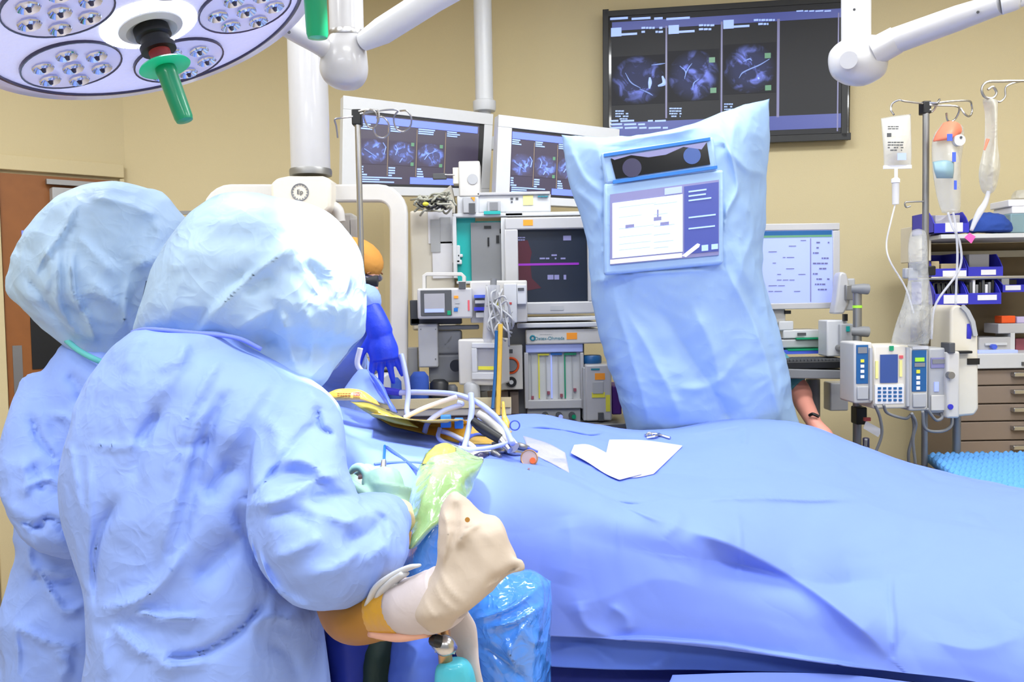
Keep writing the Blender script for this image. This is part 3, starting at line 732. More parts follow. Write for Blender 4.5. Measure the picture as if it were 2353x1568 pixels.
# adjustment panel with the dials
af = Fr(1180, 840, 3.42)
part(am, 'dial_panel', fb(af, [(1150,794,1201,896)], -.1, 0), 'offwhite', bevel=.004)
part(am, 'pressure_dial', af.cyl(MB(), 1174, 840, 13, 0, .02), 'grey')
part(am, 'dial_ring', af.ring(MB(), 1174, 840, 17, 2.6, .006), 'orange_red', label='orange ring around the dial')
part(am, 'dial_ring', af.poly(MB(), [(1158,830),(1164,824),(1167,830),(1162,838),(1162,850),(1157,848)], 0, .016), 'green', label='green arc beside the orange ring')
k = part(am, 'selector_knob', af.cyl(MB(), 1175, 878, 12, 0, .012), 'black'); part(k, 'knob_mark', af.cyl(MB(), 1175, 878, 5, .012, .016), 'white')
part(am, 'panel_sockets', fb(af, [(1156,803,1165,812),(1170,803,1178,812)], 0, .003), 'greydark')
part(am, 'drawer_front', fb(Fr(1160,925,3.46), [(1120,900,1168,950),(1172,900,1192,952)], -.05, 0), 'taupe', bevel=.003)

# devices on the top shelf
tf2 = Fr(1180, 470, 3.5)
dv = thing('module_box', 'white boxy device with a yellow note on the machine top shelf', 'device', tf2.hit(1190, 488, -.1))
part(dv, 'casing', fb(tf2, [(1098,445,1266,488)], -.26, -.01), 'white', bevel=.006)
part(dv, 'lid', fb(tf2, [(1096,441,1264,448)], -.27, .0), 'plastic_white', bevel=.003)
part(dv, 'sticky_note', fb(tf2, [(1202,449,1225,471)], -.01, -.007), 'yellow_note', label='pale yellow sticky note')
part(dv, 'module_slot', fb(tf2, [(1120,462,1150,490)], -.01, .012), 'greylight', bevel=.003)
part(dv, 'slot_face', fb(tf2, [(1126,466,1144,484)], .012, .015), 'grey'); part(dv, 'slot_trim', fb(tf2, [(1112,486,1150,493)], -.01, .016), 'teal')
part(dv, 'buttons', fb(tf2, [(1173,454,1179,458),(1185,454,1191,458),(1174,462,1178,465)], -.01, -.006), 'greydark')
part(dv, 'device_lettering', tf2.bars(MB(), 1236, 450, 1260, 454, 1, -.007, 1, 2, .8), 'teal_text')
part(dv, 'vent', fb(tf2, [(1162,486,1200,497)], -.01, .0), 'greylight')
sp = thing('speaker_box', 'narrow upright off-white box standing left of the yellow note device', 'device', tf2.hit(1078, 490, 0))
part(sp, 'casing', fb(tf2, [(1054,370,1103,452)], -.12, .0), 'offwhite', bevel=.006)
part(sp, 'round_grille', tf2.cyl(MB(), 1086, 412, 12, 0, .003), 'greylight'); part(sp, 'side_wing', fb(tf2, [(1040,384,1056,422)], -.08, -.01), 'white_warm', bevel=.003)
part(sp, 'base_box', fb(tf2, [(1050,450,1100,492)], -.2, -.004), 'white', bevel=.004)
part(sp, 'bottle_holder', fb(tf2, [(1064,454,1094,490)], -.004, .01), 'greylight', bevel=.003); part(sp, 'orange_tab', tf2.poly(MB(), [(1082,454),(1092,454),(1090,464)], .01, .013), 'orange')
part(sp, 'dark_slot', fb(tf2, [(1078,468,1092,492)], .01, .014), 'greydark')
mb = MB(); mb.tube([tf2.hit(1045,402), tf2.hit(1025,402), tf2.hit(1022,402)], .003, 8); part(sp, 'bracket', mb, 'steel')
part(sp, 'bracket_grip', fb(tf2, [(994,398,1026,412)], -.02, .0), 'greydark', bevel=.003)
# coiled leads
cb_ = MB(); r = random.Random(3)
for k in range(16):
    x = 948+r.random()*20; y = 452+r.random()*30; pts = []
    for j in range(6): pts.append(P(x+j*15+r.uniform(-6,6), y+r.uniform(-14,14)-2*j*(.4), 3.45+r.uniform(-.06,.06)))
    cb_.tube(pts, .0045, 6, 24)
lead = thing('lead_bundle', 'tangled heap of grey and black leads left of the upright box', 'cables', P(985, 490, 3.45))
part(lead, 'leads', cb_, 'wire', 'all')
mb = MB()
for k in range(7):
    x = 955+r.random()*60; y = 450+r.random()*34; mb.tube([P(x,y,3.4), P(x+12,y+r.uniform(-8,8),3.4), P(x+24,y+r.uniform(-6,6),3.42)], .006, 6, 10)
part(lead, 'plugs', mb, 'black'); part(lead, 'yellow_plug', MB().ell(P(978,469,3.37), (.012,.012,.008)), 'yellow')
# white storage box behind, papers hanging
bx = thing('monitor_tower', 'tall off-white cabinet tower with papers clipped to its side', 'cabinet', (P(990,700,3.6).x, 3.7, 0))
ff = Fr(990, 560, 3.55)
part(bx, 'body', fb(ff, [(944,484,1044,760)], -.35, 0), 'white_warm', bevel=.01)
mb = MB(); ff.poly(mb, [(1010,486),(1018,440),(1036,425),(1046,470),(1046,490)], -.1, .0); part(bx, 'top_sheet', mb, 'white_warm')
part(bx, 'lower_body', MB().box((P(955,700,3.7).x,3.72,.08), (P(1095,700,3.7).x,4.1,1.05)), 'greydark', bevel=.01)
part(bx, 'paper', fb(ff, [(984,480,1040,560),(994,556,1040,640)], .0, .006), 'label_white')
part(bx, 'paper_fold', fb(ff, [(990,505,1012,580),(1012,500,1036,556)], .006, .010), 'greylight')
part(bx, 'hinge', fb(ff, [(1040,565,1058,605),(1052,585,1064,592),(1050,598,1062,608)], -.02, .03), 'white', bevel=.003)

# patient monitor
mf = Fr(1022, 696, 3.25, 3)
pm = thing('patient_monitor', 'small white patient monitor with carrying handle and grey screen', 'monitor', mf.hit(1022, 735, -.05))
part(pm, 'casing', fb(mf, [(959,662,1086,733)], -.14, 0), 'plastic_white', bevel=.008)
part(pm, 'screen_surround', fb(mf, [(967,667,1038,726)], 0, .005), 'greydark', bevel=.002)
part(pm, 'screen', fb(mf, [(975,675,1022,719)], .005, .007), 'label_grey'); part(pm, 'screen_bar', fb(mf, [(976,710,1020,718)], .007, .008), 'ui_lav')
part(pm, 'status_light', fb(mf, [(1028,714,1036,724)], .005, .009), 'green')
mb = MB(); fr = mf
part(pm, 'handle', ribbon([(974,664),(974,634),(980,630),(1060,630),(1066,636),(1066,664)], 4, Fr(1020,640,3.3), -.04, 0), 'offwhite', bevel=.002)
part(pm, 'handle_lock', fb(mf, [(1054,648,1070,664)], -.02, .004), 'greydark')
part(pm, 'button', fb(mf, [(1043,680,1053,686)], 0, .003), 'orange'); part(pm, 'button', fb(mf, [(1046,690,1056,698),(1046,700,1054,706)], 0, .003), 'greylight'); part(pm, 'button', fb(mf, [(1043,708,1052,716)], 0, .003), 'blue_clip')
part(pm, 'red_lettering', fb(mf, [(1075,690,1079,714)], 0, .002), 'ui_red')
part(pm, 'mount_bracket', fb(Fr(1000,740,3.36), [(942,690,965,748),(942,730,1060,746)], -.06, 0), 'greydark', bevel=.004)
# sensor module rack
rf = Fr(1150, 690, 3.28)
rk = thing('sensor_rack', 'white sensor module rack with blue plugs beside the patient monitor', 'device', rf.hit(1130, 740, -.05))
part(rk, 'casing', fb(rf, [(1080,645,1212,742)], -.14, -.02), 'offwhite', bevel=.006)
part(rk, 'rack_column', fb(rf, [(1158,652,1188,742),(1188,654,1210,700)], -.02, .01), 'white', bevel=.004)
part(rk, 'blue_plug', fb(rf, [(1090,678,1116,685)], -.02, .03), 'cable_blue'); part(rk, 'blue_plug', fb(rf, [(1090,706,1114,714)], -.02, .03), 'bin_blue')
part(rk, 'white_plug', fb(rf, [(1092,690,1120,698),(1094,718,1124,730)], -.02, .025), 'plastic_white', bevel=.002)
part(rk, 'red_mark', fb(rf, [(1165,695,1176,700)], .01, .012), 'red'); part(rk, 'latch', fb(rf, [(1190,662,1204,668)], .01, .014), 'greydark')
mb = MB(); r = random.Random(5)
for k in range(12): mb.tube([P(1118+r.uniform(0,60), 655+r.uniform(0,70), 3.2), P(1130+r.uniform(-10,50), 700+r.uniform(-20,60), 3.17), P(1150+r.uniform(-10,30), 770+r.uniform(-20,30), 3.2)], .004, 6, 16)
part(rk, 'sensor_leads', mb, 'greylight', 'all')
# absorber canister
cx = Fr(1128, 740, 3.2)
ca = thing('absorber_canister', 'upright smoky grey canister hanging below the sensor rack', 'canister', cx.hit(1128, 835))
part(ca, 'canister', MB().tube([cx.hit(1132,655,-.03), cx.hit(1130,720,-.03), cx.hit(1124,800,-.03), cx.hit(1124,832,-.03)], [.026,.030,.028,.02], 20), 'tube_clear')
part(ca, 'core', MB().tube([cx.hit(1134,640,-.03), cx.hit(1124,828,-.03)], [.012,.016], 12), 'grey'); part(ca, 'yellow_tag', fb(cx, [(1140,690,1145,712)], -.01, .0), 'yellow')
part(ca, 'valve', fb(cx, [(1108,790,1146,826)], -.06, -.01), 'lens_dark', bevel=.006)

# angled small monitor
sf = Fr(1098, 830, 3.22, -18)
sm_ = thing('ventilator_screen', 'small white ventilator screen turned aside with a yellow lower edge', 'monitor', sf.hit(1098, 888))
part(sm_, 'casing', fb(sf, [(1052,780,1148,886)], -.12, 0), 'offwhite', bevel=.008); part(sm_, 'bezel', fb(sf, [(1086,788,1150,800),(1086,856,1150,872),(1086,800,1098,856),(1142,800,1150,856)], 0, .012), 'white', bevel=.003)
part(sm_, 'screen', fb(sf, [(1098,800,1142,856)], 0, .004), 'label_grey'); part(sm_, 'yellow_strip', fb(sf, [(1100,842,1140,850)], .004, .006), 'yellow')
part(sm_, 'neck', fb(sf, [(1082,884,1118,900)], -.08, -.03), 'grey'); part(sm_, 'knob', sf.cyl(MB(), 1042, 842, 13, -.08, -.02), 'black')
part(sm_, 'arm', fb(Fr(1030,860,3.34), [(985,815,1060,880),(1000,760,1060,815)], -.08, 0), 'grey', bevel=.01)
part(sm_, 'post', MB().cyl(sf.hit(1098,895,-.05), (sf.hit(1098,895,-.05)+Vector((0,.25,-.2))), .018), 'steel_dull')
# grey box and cart
gb = thing('suction_regulator', 'plain grey upright box hanging under the patient monitor', 'device', P(983, 845, 3.3))
part(gb, 'casing', fb(Fr(983,800,3.3), [(961,745,1006,845)], -.1, 0), 'greylight', bevel=.006); part(gb, 'screw', fb(Fr(983,800,3.3), [(966,756,968,758),(1000,756,1002,758),(1000,824,1002,827)], 0, .002), 'greydark')
part(gb, 'hanger', fb(Fr(983,800,3.34), [(1006,748,1100,758),(1010,770,1040,806)], -.05, 0), 'grey', bevel=.004)
ct = thing('supply_cart', 'low beige cart crowded with bottles behind the instrument hoses', 'cart', (P(1040,920,3.25).x, 3.25, 0))
z_ = P(1040, 930, 3.2).z; x0_, x1_ = P(880,930,3.2).x, P(1175,930,3.2).x
part(ct, 'top', MB().box((x0_,3.1,z_-.03), (x1_,3.42,z_)), 'white_warm', bevel=.006); part(ct, 'body', MB().box((x0_+.01,3.12,.12), (x1_-.01,3.41,z_-.03)), 'taupe', bevel=.006)
part(ct, 'side_rail', MB().box((x0_,3.09,z_+.0), (x1_,3.10,z_+.035)), 'wall')
for a in (x0_+.05, x1_-.05): part(ct, 'caster', MB().cyl((a-.015,3.2,.06),(a+.015,3.2,.06),.06), 'rubber')
for i, (x, y, hh, rr, c, nm) in enumerate(((905,900,.10,.03,'blue_cloth','dark blue pouch with white end on the beige cart'),(965,890,.12,.035,'blue_cloth','navy bulging bag standing below the grey upright box'),(1010,898,.09,.035,'black','black round pot on the beige cart'),(1040,905,.07,.02,'greydark','short dark grey pot on the beige cart'),(1085,915,.08,.03,'greylight','light grey pot on the beige cart'))):
    p = P(x, 930, 3.24); 
    solo('container', MB().lathe((p.x,p.y,z_), (0,0,1), [(0,0),(rr,0),(rr*1.05,hh*.3),(rr,hh*.85),(rr*.6,hh),(0,hh)]), c, nm, 'container', 'pots on the beige cart', 'all')
gbx = Fr(1120, 940, 3.15)
solo('green_tray', fb(gbx, [(1075,936,1150,945)], -.1, 0), 'green', 'small dark green tray on the beige cart edge', 'tray', bevel=.003)
# slim tubes rising beside the flow panel
t1 = solo('drip_tube', MB().tube([P(1150,745,3.1), P(1147,860,3.1), P(1144,955,3.05)], [.009,.009,.009], 8), 'gold', 'thin tan upright rod in front of the dial panel', 'tube')
t2 = solo('drip_tube', MB().tube([P(1141,760,3.1), P(1138,860,3.1), P(1132,940,3.05)], [.006,.006,.006], 8), 'pump_blue', 'thin blue green upright tube left of the tan rod', 'tube')
# sheets and gear left, under the lamp column
lf = Fr(770, 870, 3.0)
sx_ = thing('table_monitor', 'low white unit with blue keys behind the surgeons', 'device', lf.hit(775, 905))
part(sx_, 'casing', fb(lf, [(735,868,880,912)], -.2, 0), 'white', bevel=.006); part(sx_, 'dark_top', fb(lf, [(745,855,850,872)], -.18, -.02), 'greydark', bevel=.003)
part(sx_, 'blue_key', fb(lf, [(740,886,756,900)], 0, .004), 'ui_blue'); part(sx_, 'blue_key', fb(lf, [(774,886,800,900)], 0, .004), 'ui_blue')
part(sx_, 'stand', MB().cyl(lf.hit(800,910,-.1), (lf.hit(800,910,-.1).x, lf.hit(800,910,-.1).y, 0), .02), 'steel_dull')
wp = thing('wall_pendant_rack', 'grey and white rail unit seen behind the blue gloved hand', 'device', P(875, 880, 3.4))
part(wp, 'rail', fb(Fr(870,860,3.4), [(840,810,930,822),(845,835,905,860),(905,800,960,880)], -.06, 0), 'greylight', bevel=.003)
part(wp, 'dark_unit', fb(Fr(870,880,3.38), [(876,850,905,892)], -.06, 0), 'black', bevel=.004); part(wp, 'blue_unit', fb(Fr(870,880,3.36), [(905,858,935,900)], -.06, 0), 'blue_cloth', bevel=.004)
part(wp, 'yellow_bin', fb(Fr(870,920,3.32), [(898,893,940,960)], -.08, 0), 'yellow', bevel=.004, label='yellow plastic bin')
part(wp, 'rail_post', MB().cyl(P(915,860,3.44), Vector((P(915,860,3.44).x, 3.44, 0)), .02), 'steel_dull')
# ================================================================== right side: workstation
wf = Fr(1845, 612, 3.5, 3)
ws = thing('computer_monitor', 'white computer monitor with a pale blue window, right of the draped console', 'monitor', wf.hit(1800, 740, -.05))
part(ws, 'casing', fb(wf, [(1690,514,1930,711)], -.05, -.008), 'plastic_white', bevel=.006)
part(ws, 'bezel', fb(wf, [(1690,514,1930,530),(1690,697,1930,711),(1690,530,1704,697),(1914,530,1930,697)], -.01, .002), 'plastic_white', bevel=.003)
part(ws, 'screen', fb(wf, [(1704,530,1914,697)], -.008, -.002), 'ui_lav')
part(ws, 'toolbar', fb(wf, [(1706,531,1912,541)], -.002, 0), 'pump_blue'); part(ws, 'toolbar_light', fb(wf, [(1706,541,1912,546)], -.002, 0), 'ui_green')
mb = MB()
for i in range(10): wf.bars(mb, 1766, 552+i*13, 1856, 560+i*13, 1, 0, .35, i, .2)
for i in range(10): wf.bars(mb, 1868, 556+i*12, 1908, 564+i*12, 1, 0, .5, i+20, .4)
part(ws, 'screen_lettering', mb, 'ui_slate'); part(ws, 'side_column', fb(wf, [(1862,548,1864,694)], -.002, 0), 'ui_slate')
part(ws, 'neck', fb(wf, [(1768,711,1812,745)], -.10, -.03), 'offwhite', bevel=.006); part(ws, 'neck_knob', fb(wf, [(1808,714,1822,722)], -.05, -.02), 'black')
kf = Fr(1880, 850, 3.3, 3)
wk = thing('workstation_cart', 'workstation cart with black keyboard and stacked white printer parts', 'computer cart', (P(1880,850,3.45).x, 3.45, 0))
o = kf.hit(1800,850); o2 = kf.hit(1962,850)
mb = MB(); kf.poly(mb, [(1790,848),(1960,852),(1962,872),(1790,870)], -.35, .0); part(wk, 'tray', mb, 'grey', bevel=.004)
mb = MB(); tz = P(1880,848,3.3).z; part(wk, 'keyboard', MB().box((P(1760,848,3.3).x,3.31,tz), (P(1958,848,3.3).x,3.50,tz+.028)), 'black', bevel=.004)
kb = MB(); xa, xb = P(1770,848,3.3).x, P(1954,848,3.3).x
for i in range(22):
    for j in range(5): kb.box((xa+(xb-xa)*i/22, 3.325+j*.034, tz+.028), (xa+(xb-xa)*(i+.8)/22, 3.35+j*.034, tz+.034))
part(wk, 'keys', kb, 'greydark')
part(wk, 'shelf', fb(Fr(1850,800,3.55,3), [(1770,803,1902,812)], -.2, .05), 'cable_blue'); part(wk, 'green_edge', fb(Fr(1850,800,3.55,3), [(1800,800,1902,804)], -.1, .052), 'green')
part(wk, 'printer', fb(Fr(1850,790,3.52,3), [(1770,780,1902,800)], -.2, .0), 'greylight', bevel=.006); pr = part(wk, 'printer_top', fb(Fr(1850,770,3.52,3), [(1800,758,1890,778),(1790,738,1824,760)], -.15, 0), 'white', bevel=.005)
part(pr, 'printer_trim', fb(Fr(1850,778,3.51,3), [(1830,776,1892,780)], -.1, .004), 'green'); part(pr, 'printer_slot', fb(Fr(1850,770,3.51,3), [(1832,765,1852,772)], 0, .002), 'greydark')
pst = vpole(MB(), 1868, 870, 3.55, .1, .02); mb = MB(); vpole(mb, 1868, 872, 3.55, .1, .028); part(wk, 'column', mb, 'grey')
part(wk, 'column_box', fb(Fr(1930,905,3.5), [(1908,880,1950,945)], -.08, 0), 'white', bevel=.006)
for a in (0,1,2,3,4):
    q = Vector((pst.x+.28*math.cos(a*1.257), 3.55+.28*math.sin(a*1.257), .08)); part(wk, 'base_leg', MB().tube([(pst.x,3.55,.11), q], [.025,.018], 8), 'grey'); part(wk, 'caster', MB().cyl((q.x-.01,q.y,.035),(q.x+.015,q.y,.035),.035), 'rubber')
hf_ = Fr(1940, 690, 3.4)
hs = thing('handset_holder', 'white scanner handset hanging beside the computer monitor', 'scanner', hf_.hit(1940, 720))
mb = MB(); hf_.poly(mb, [(1928,632),(1934,624),(1946,628),(1952,650),(1950,700),(1940,722),(1916,722),(1922,690)], -.06, 0); part(hs, 'handset', mb, 'plastic_white', bevel=.008)
part(hs, 'handset_edge', fb(hf_, [(1940,655,1956,690)], -.03, .02), 'steel_dull', bevel=.003); part(hs, 'holder', fb(hf_, [(1944,640,1968,714)], -.05, -.01), 'greylight', bevel=.006)
sb = thing('glove_dispenser', 'white wall box with grey and teal fittings above the keyboard', 'dispenser', Fr(1925,770,3.38).hit(1920,820))
part(sb, 'casing', fb(Fr(1925,770,3.38), [(1900,736,1948,820)], -.1, 0), 'white', bevel=.006); part(sb, 'side_unit', fb(Fr(1925,770,3.37), [(1928,744,1958,800)], -.06, .012), 'greylight', bevel=.005)
part(sb, 'teal_button', fb(Fr(1925,770,3.355), [(1944,750,1952,762)], 0, .004), 'teal'); part(sb, 'knobs', Fr(1925,800,3.36).cyl(MB(), 1930, 800, 7, -.02, .02), 'steel_dull'); part(sb, 'lever', fb(Fr(1925,730,3.36), [(1940,722,1948,738)], -.02, 0), 'black')
# stand with clamp (monitor side)
s2 = thing('equipment_post', 'short grey steel post with two round clamps beside the white scanner', 'stand', (P(1975,700,3.3).x, 3.3, 0))
mb = MB(); t2_ = vpole(mb, 1970, 655, 3.3, .1, .016); part(s2, 'post', mb, 'steel_dull')
for y in (664, 762): part(s2, 'clamp', MB().tube([P(1958,y,3.3), P(1984,y,3.28), P(1995,y+1,3.28)], [.016,.02,.02], 12), 'grey')
part(s2, 'green_band', MB().cyl(P(1970,702,3.3), P(1970,708,3.3), .0175), 'lcd_green')
part(s2, 'lower_clamp', fb(Fr(1975,945,3.28), [(1964,935,1988,975)], -.04, .02), 'black', bevel=.005)
for a in (.3,1.5,2.8,4.1,5.3):
    q = Vector((t2_.x+.22*math.cos(a), 3.3+.22*math.sin(a), .05)); part(s2, 'base_leg', MB().tube([(t2_.x,3.3,.12), q], [.02,.014], 8), 'steel_dull')
tg = thing('hanging_tag', 'small white paper tag hanging with a red clip from the grey post', 'tag', P(2005, 1000, 3.2))
tgf = Fr(2005, 985, 3.2); mb = MB(); tgf.poly(mb, [(1990,968),(2028,988),(2018,1005),(1984,985)], -.002, 0); part(tg, 'paper', mb, 'label_white'); part(tg, 'red_clip', fb(tgf, [(1986,960,2000,968)], -.01, .004), 'red')

# ------------------------------------------------------------------ infusion pumps on their stand
s3 = thing('infusion_stand', 'steel infusion stand carrying the row of pumps and the plastic covered lines', 'infusion stand', (P(2128,500,3.2).x, 3.2, 0))
mb = MB(); t3 = vpole(mb, 2128, 250, 3.2, .85, .0115); part(s3, 'pole', mb, 'steel_dull')
part(s3, 'lower_pole', MB().cyl((t3.x,t3.y,.95), (t3.x,t3.y,.10), .019), 'grey')
part(s3, 'hub', fb(Fr(2128,247,3.2), [(2119,233,2137,262)], -.03, .012), 'black', bevel=.004)
fh = Fr(2128, 250, 3.19)
for pts in ([(2120,238),(2075,235),(2064,231),(2054,236),(2051,250),(2053,264)],
            [(2136,236),(2150,238),(2156,230),(2150,250),(2143,256),(2137,252)],
            [(2136,240),(2170,236),(2222,233),(2236,240),(2238,256),(2226,268),(2212,264),(2206,250)],
            [(2136,242),(2190,246),(2202,254),(2200,270),(2190,278),(2176,276),(2170,262)]):
    mb = MB(); hook(mb, [fh.hit(x,y,.015*math.sin(i*1.3)) for i,(x,y) in enumerate(pts)], .0035); part(s3, 'hook', mb, 'steel')
mb = MB(); hook(mb, [fh.hit(x,y) for x,y in ((2122,463),(2095,464),(2080,466),(2082,476),(2092,474))], .003); part(s3, 'small_hook', mb, 'steel_dull')
part(s3, 'cross_rail', MB().cyl(P(2110,640,3.17), P(2420,636,3.17), .0055, 12), 'steel')
part(s3, 'rail_clamp', fb(Fr(2120,620,3.17), [(2095,606,2120,622),(2112,612,2142,634)], -.03, .03), 'black', bevel=.005)
part(s3, 'clamp_lever', fb(Fr(2100,630,3.17), [(2078,616,2108,640)], -.02, .01), 'greylight', bevel=.005)
for a in (0,1.257,2.51,3.77,5.03):
    q = Vector((t3.x+.30*math.cos(a), 3.2+.30*math.sin(a), .06)); part(s3, 'base_leg', MB().tube([(t3.x,3.2,.13), q], [.025,.016], 8), 'steel_dull'); part(s3, 'caster', MB().cyl((q.x-.012,q.y,.035),(q.x+.012,q.y,.035),.035), 'rubber')
part(s3, 'base_hub', MB().lathe((t3.x,3.2,.09), (0,0,1), [(0,0),(.07,0),(.07,.03),(.04,.06),(0,.06)]), 'greydark')

def pump(x0, y0, x1, y1, D, label, col, name='infusion_pump', blue=None, disp=None, extra=None):
    f = Fr((x0+x1)/2, (y0+y1)/2, D, 2)
    t = thing(name, label, 'infusion pump', f.hit((x0+x1)/2, y1, -.06))
    part(t, 'casing', fb(f, [(x0,y0,x1,y1)], -.13, 0), col, bevel=.008)
    return t, f
t, f = pump(1963,787,2005,928,3.1,'narrow infusion pump with a blue key strip, first of the row by the keyboard','offwhite')
part(t, 'key_strip', fb(f, [(1967,793,1994,882)], 0, .004), 'pump_blue', bevel=.001); part(t, 'small_display', fb(f, [(1970,798,1991,812)], .004, .006), 'grey')
for y in (826,838,850,862): part(t, 'key', fb(f, [(1976,y,1984,y+7)], .004, .007), 'label_white' if y > 830 else 'yellow')
part(t, 'door_latch', fb(f, [(1968,888,1994,918)], 0, .008), 'greylight', bevel=.003); part(t, 'side_rail', fb(f, [(1996,800,2002,920)], 0, .01), 'greylight')
t, f = pump(2007,793,2088,940,3.1,'wide central pump unit with a dark blue screen and white keypad','white_warm','pump_controller')
part(t, 'screen', fb(f, [(2022,815,2062,880)], 0, .004), 'lcd_navy'); part(t, 'power_light', fb(f, [(2043,795,2052,806)], 0, .006), 'green')
part(t, 'keypad', fb(f, [(2010,884,2076,928)], 0, .003), 'label_white')
mb = MB()
for i in range(5):
    for j in range(4): f.box(mb, 2016+i*12, 890+j*9, 2023+i*12, 895+j*9, .003, .006)
part(t, 'keys', mb, 'pump_blue'); part(t, 'soft_keys', fb(f, [(2011,830,2017,870),(2066,828,2072,866)], 0, .004), 'yellow_note'); part(t, 'red_key', fb(f, [(2066,817,2074,824)], 0, .005), 'ui_red'); part(t, 'grey_side', fb(f, [(2080,798,2087,934)], 0, .012), 'greylight', bevel=.002)
t, f = pump(2089,800,2133,945,3.1,'narrow infusion pump with blue strip and lit green display, right of the wide pump','offwhite')
part(t, 'key_strip', fb(f, [(2095,805,2128,900)], 0, .004), 'pump_blue', bevel=.001); part(t, 'lit_display', fb(f, [(2101,822,2122,831)], .004, .007), 'lcd_green', label='lit green display'); part(t, 'small_display', fb(f, [(2100,834,2124,843)], .004, .006), 'grey')
for y in (850,864,876,888): part(t, 'key', fb(f, [(2104,y,2112,y+8)], .004, .007), 'label_white' if y > 860 else 'yellow')
part(t, 'door_latch', fb(f, [(2096,904,2126,936)], 0, .008), 'greylight', bevel=.003); part(t, 'top_light', fb(f, [(2096,796,2132,803)], -.1, .004), 'white')
t, f = pump(2134,800,2176,950,3.12,'plain grey pump module with a small grey window, right of the green display','greylight')
part(t, 'window', fb(f, [(2138,822,2172,846)], 0, .004), 'ui_slate', bevel=.001); part(t, 'window_pane', fb(f, [(2141,826,2169,836)], .004, .006), 'grey'); part(t, 'keys', fb(f, [(2146,878,2156,900)], 0, .004), 'ui_lav')
part(t, 'lower_cover', fb(f, [(2138,908,2170,944)], 0, .006), 'offwhite', bevel=.003)
t, f = pump(2176,808,2206,962,3.1,'slim grey warming module with a blue round button','offwhite','fluid_warmer')
t['category'] = 'fluid warmer'
part(t, 'blue_button', f.cyl(MB(), 2183, 935, 6, 0, .006), 'bin_blue'); part(t, 'knob', f.cyl(MB(), 2180, 862, 8, 0, .02), 'steel_dull'); part(t, 'top_lever', fb(f, [(2178,788,2192,812)], -.05, .01), 'greydark', bevel=.003)
bf = Fr(2220, 830, 3.22, 2)
bwx = thing('forced_air_warmer', 'tall beige unit with rounded top and black slot behind the pumps', 'device', bf.hit(2220, 960, -.1))
mb = MB(); bf.poly(mb, [(2184,960),(2184,712),(2192,702),(2204,700),(2222,712),(2236,735),(2248,770),(2250,940),(2240,955)], -.15, 0); part(bwx, 'casing', mb, 'white_warm', bevel=.012)
part(bwx, 'ribbed_edge', ribbon([(2238,772),(2232,740),(2220,716),(2208,704)], 5, bf, 0, .012), 'greylight'); part(bwx, 'black_slot', fb(bf, [(2222,824,2250,838)], 0, .004), 'black')
part(bwx, 'blue_drum', MB().tube([P(2206,760,3.3), P(2196,760,3.3)], [.085,.085], 30), 'bin_blue', label='round blue drum at its side'); part(bwx, 'top_handle', fb(bf, [(2176,806,2225,812)], .0, .03), 'black', bevel=.003)
part(bwx, 'mount', MB().cyl(bf.hit(2225,955,-.08), (bf.hit(2225,955,-.08).x, bf.hit(2225,955,-.08).y, .05), .016), 'steel_dull')
cab = thing('pump_cables', 'grey looping power cables hanging below the pumps', 'cables', P(2100, 950, 3.15))
mb = MB(); r = random.Random(9)
for pts in ([(2030,930),(2040,950),(2080,962),(2095,955),(2100,990),(2088,1040),(2090,1075)], [(2120,945),(2126,985),(2160,992),(2185,980),(2188,955)], [(2010,930),(2022,960),(2026,1000),(2010,1045)], [(2095,950),(2105,975),(2098,1010),(2104,1070)], [(2130,940),(2150,965),(2165,960),(2160,945)], [(1990,1010),(1988,1045),(1994,1030)]):
    mb.tube([P(x,y,3.08+.02*i) for i,(x,y) in enumerate(pts)], .0055, 8, 40)
part(cab, 'cable', mb, 'grey', 'all'); part(cab, 'inline_plug', MB().tube([P(1990,1008,3.14), P(1990,1038,3.15)], [.012,.012], 10), 'lens_dark')
# bags on the stand
def bag_thing(name, label, cat, grid, thick, mt): 
    t = thing(name, label, cat, P(*grid[0][len(grid[0])//2])); part(t, 'bag', bag(MB(), grid, thick, 24, 30), mt, 'all'); return t
t = bag_thing('saline_bag', 'clear flat saline bag with printed lettering on the leftmost hook', 'infusion bag',
    [[(2024,272,3.17),(2058,266,3.17),(2093,262,3.17)],[(2027,310,3.16),(2060,310,3.15),(2094,305,3.16)],[(2030,350,3.16),(2060,350,3.14),(2095,345,3.16)],[(2031,388,3.17),(2062,387,3.17),(2094,384,3.17)]], .012, 'bag_clear')
bf2 = Fr(2060, 320, 3.12)
mb = MB(); bf2.bars(mb, 2040, 290, 2078, 300, 2, .001, .9, 3); bf2.box(mb, 2038, 306, 2048, 315, 0, .001); bf2.bars(mb, 2040, 326, 2078, 350, 4, .001, .8, 6); part(t, 'lettering', mb, 'greydark')
part(t, 'printed_patch', fb(bf2, [(2062,352,2082,368)], 0, .001), 'ui_lav'); part(t, 'seal', fb(Fr(2060,380,3.165), [(2030,380,2094,388)], -.004, .004), 'label_white')
part(t, 'drip_chamber', MB().tube([P(2059,388,3.16), P(2059,408,3.16), P(2058,412,3.16), P(2058,420,3.16)], [.006,.006,.015,.015], 12), 'label_white'); part(t, 'drip_cylinder', MB().tube([P(2058,420,3.16), P(2058,470,3.16)], [.013,.012], 12), 'tube_clear')
mb = MB(); mb.tube([P(2057,470,3.16), P(2047,510,3.14), P(2037,560,3.14), P(2045,600,3.12), P(2080,660,3.12), P(2100,720,3.1)], .0032, 6, 30); part(t, 'line', mb, 'tube_clear', 'all')
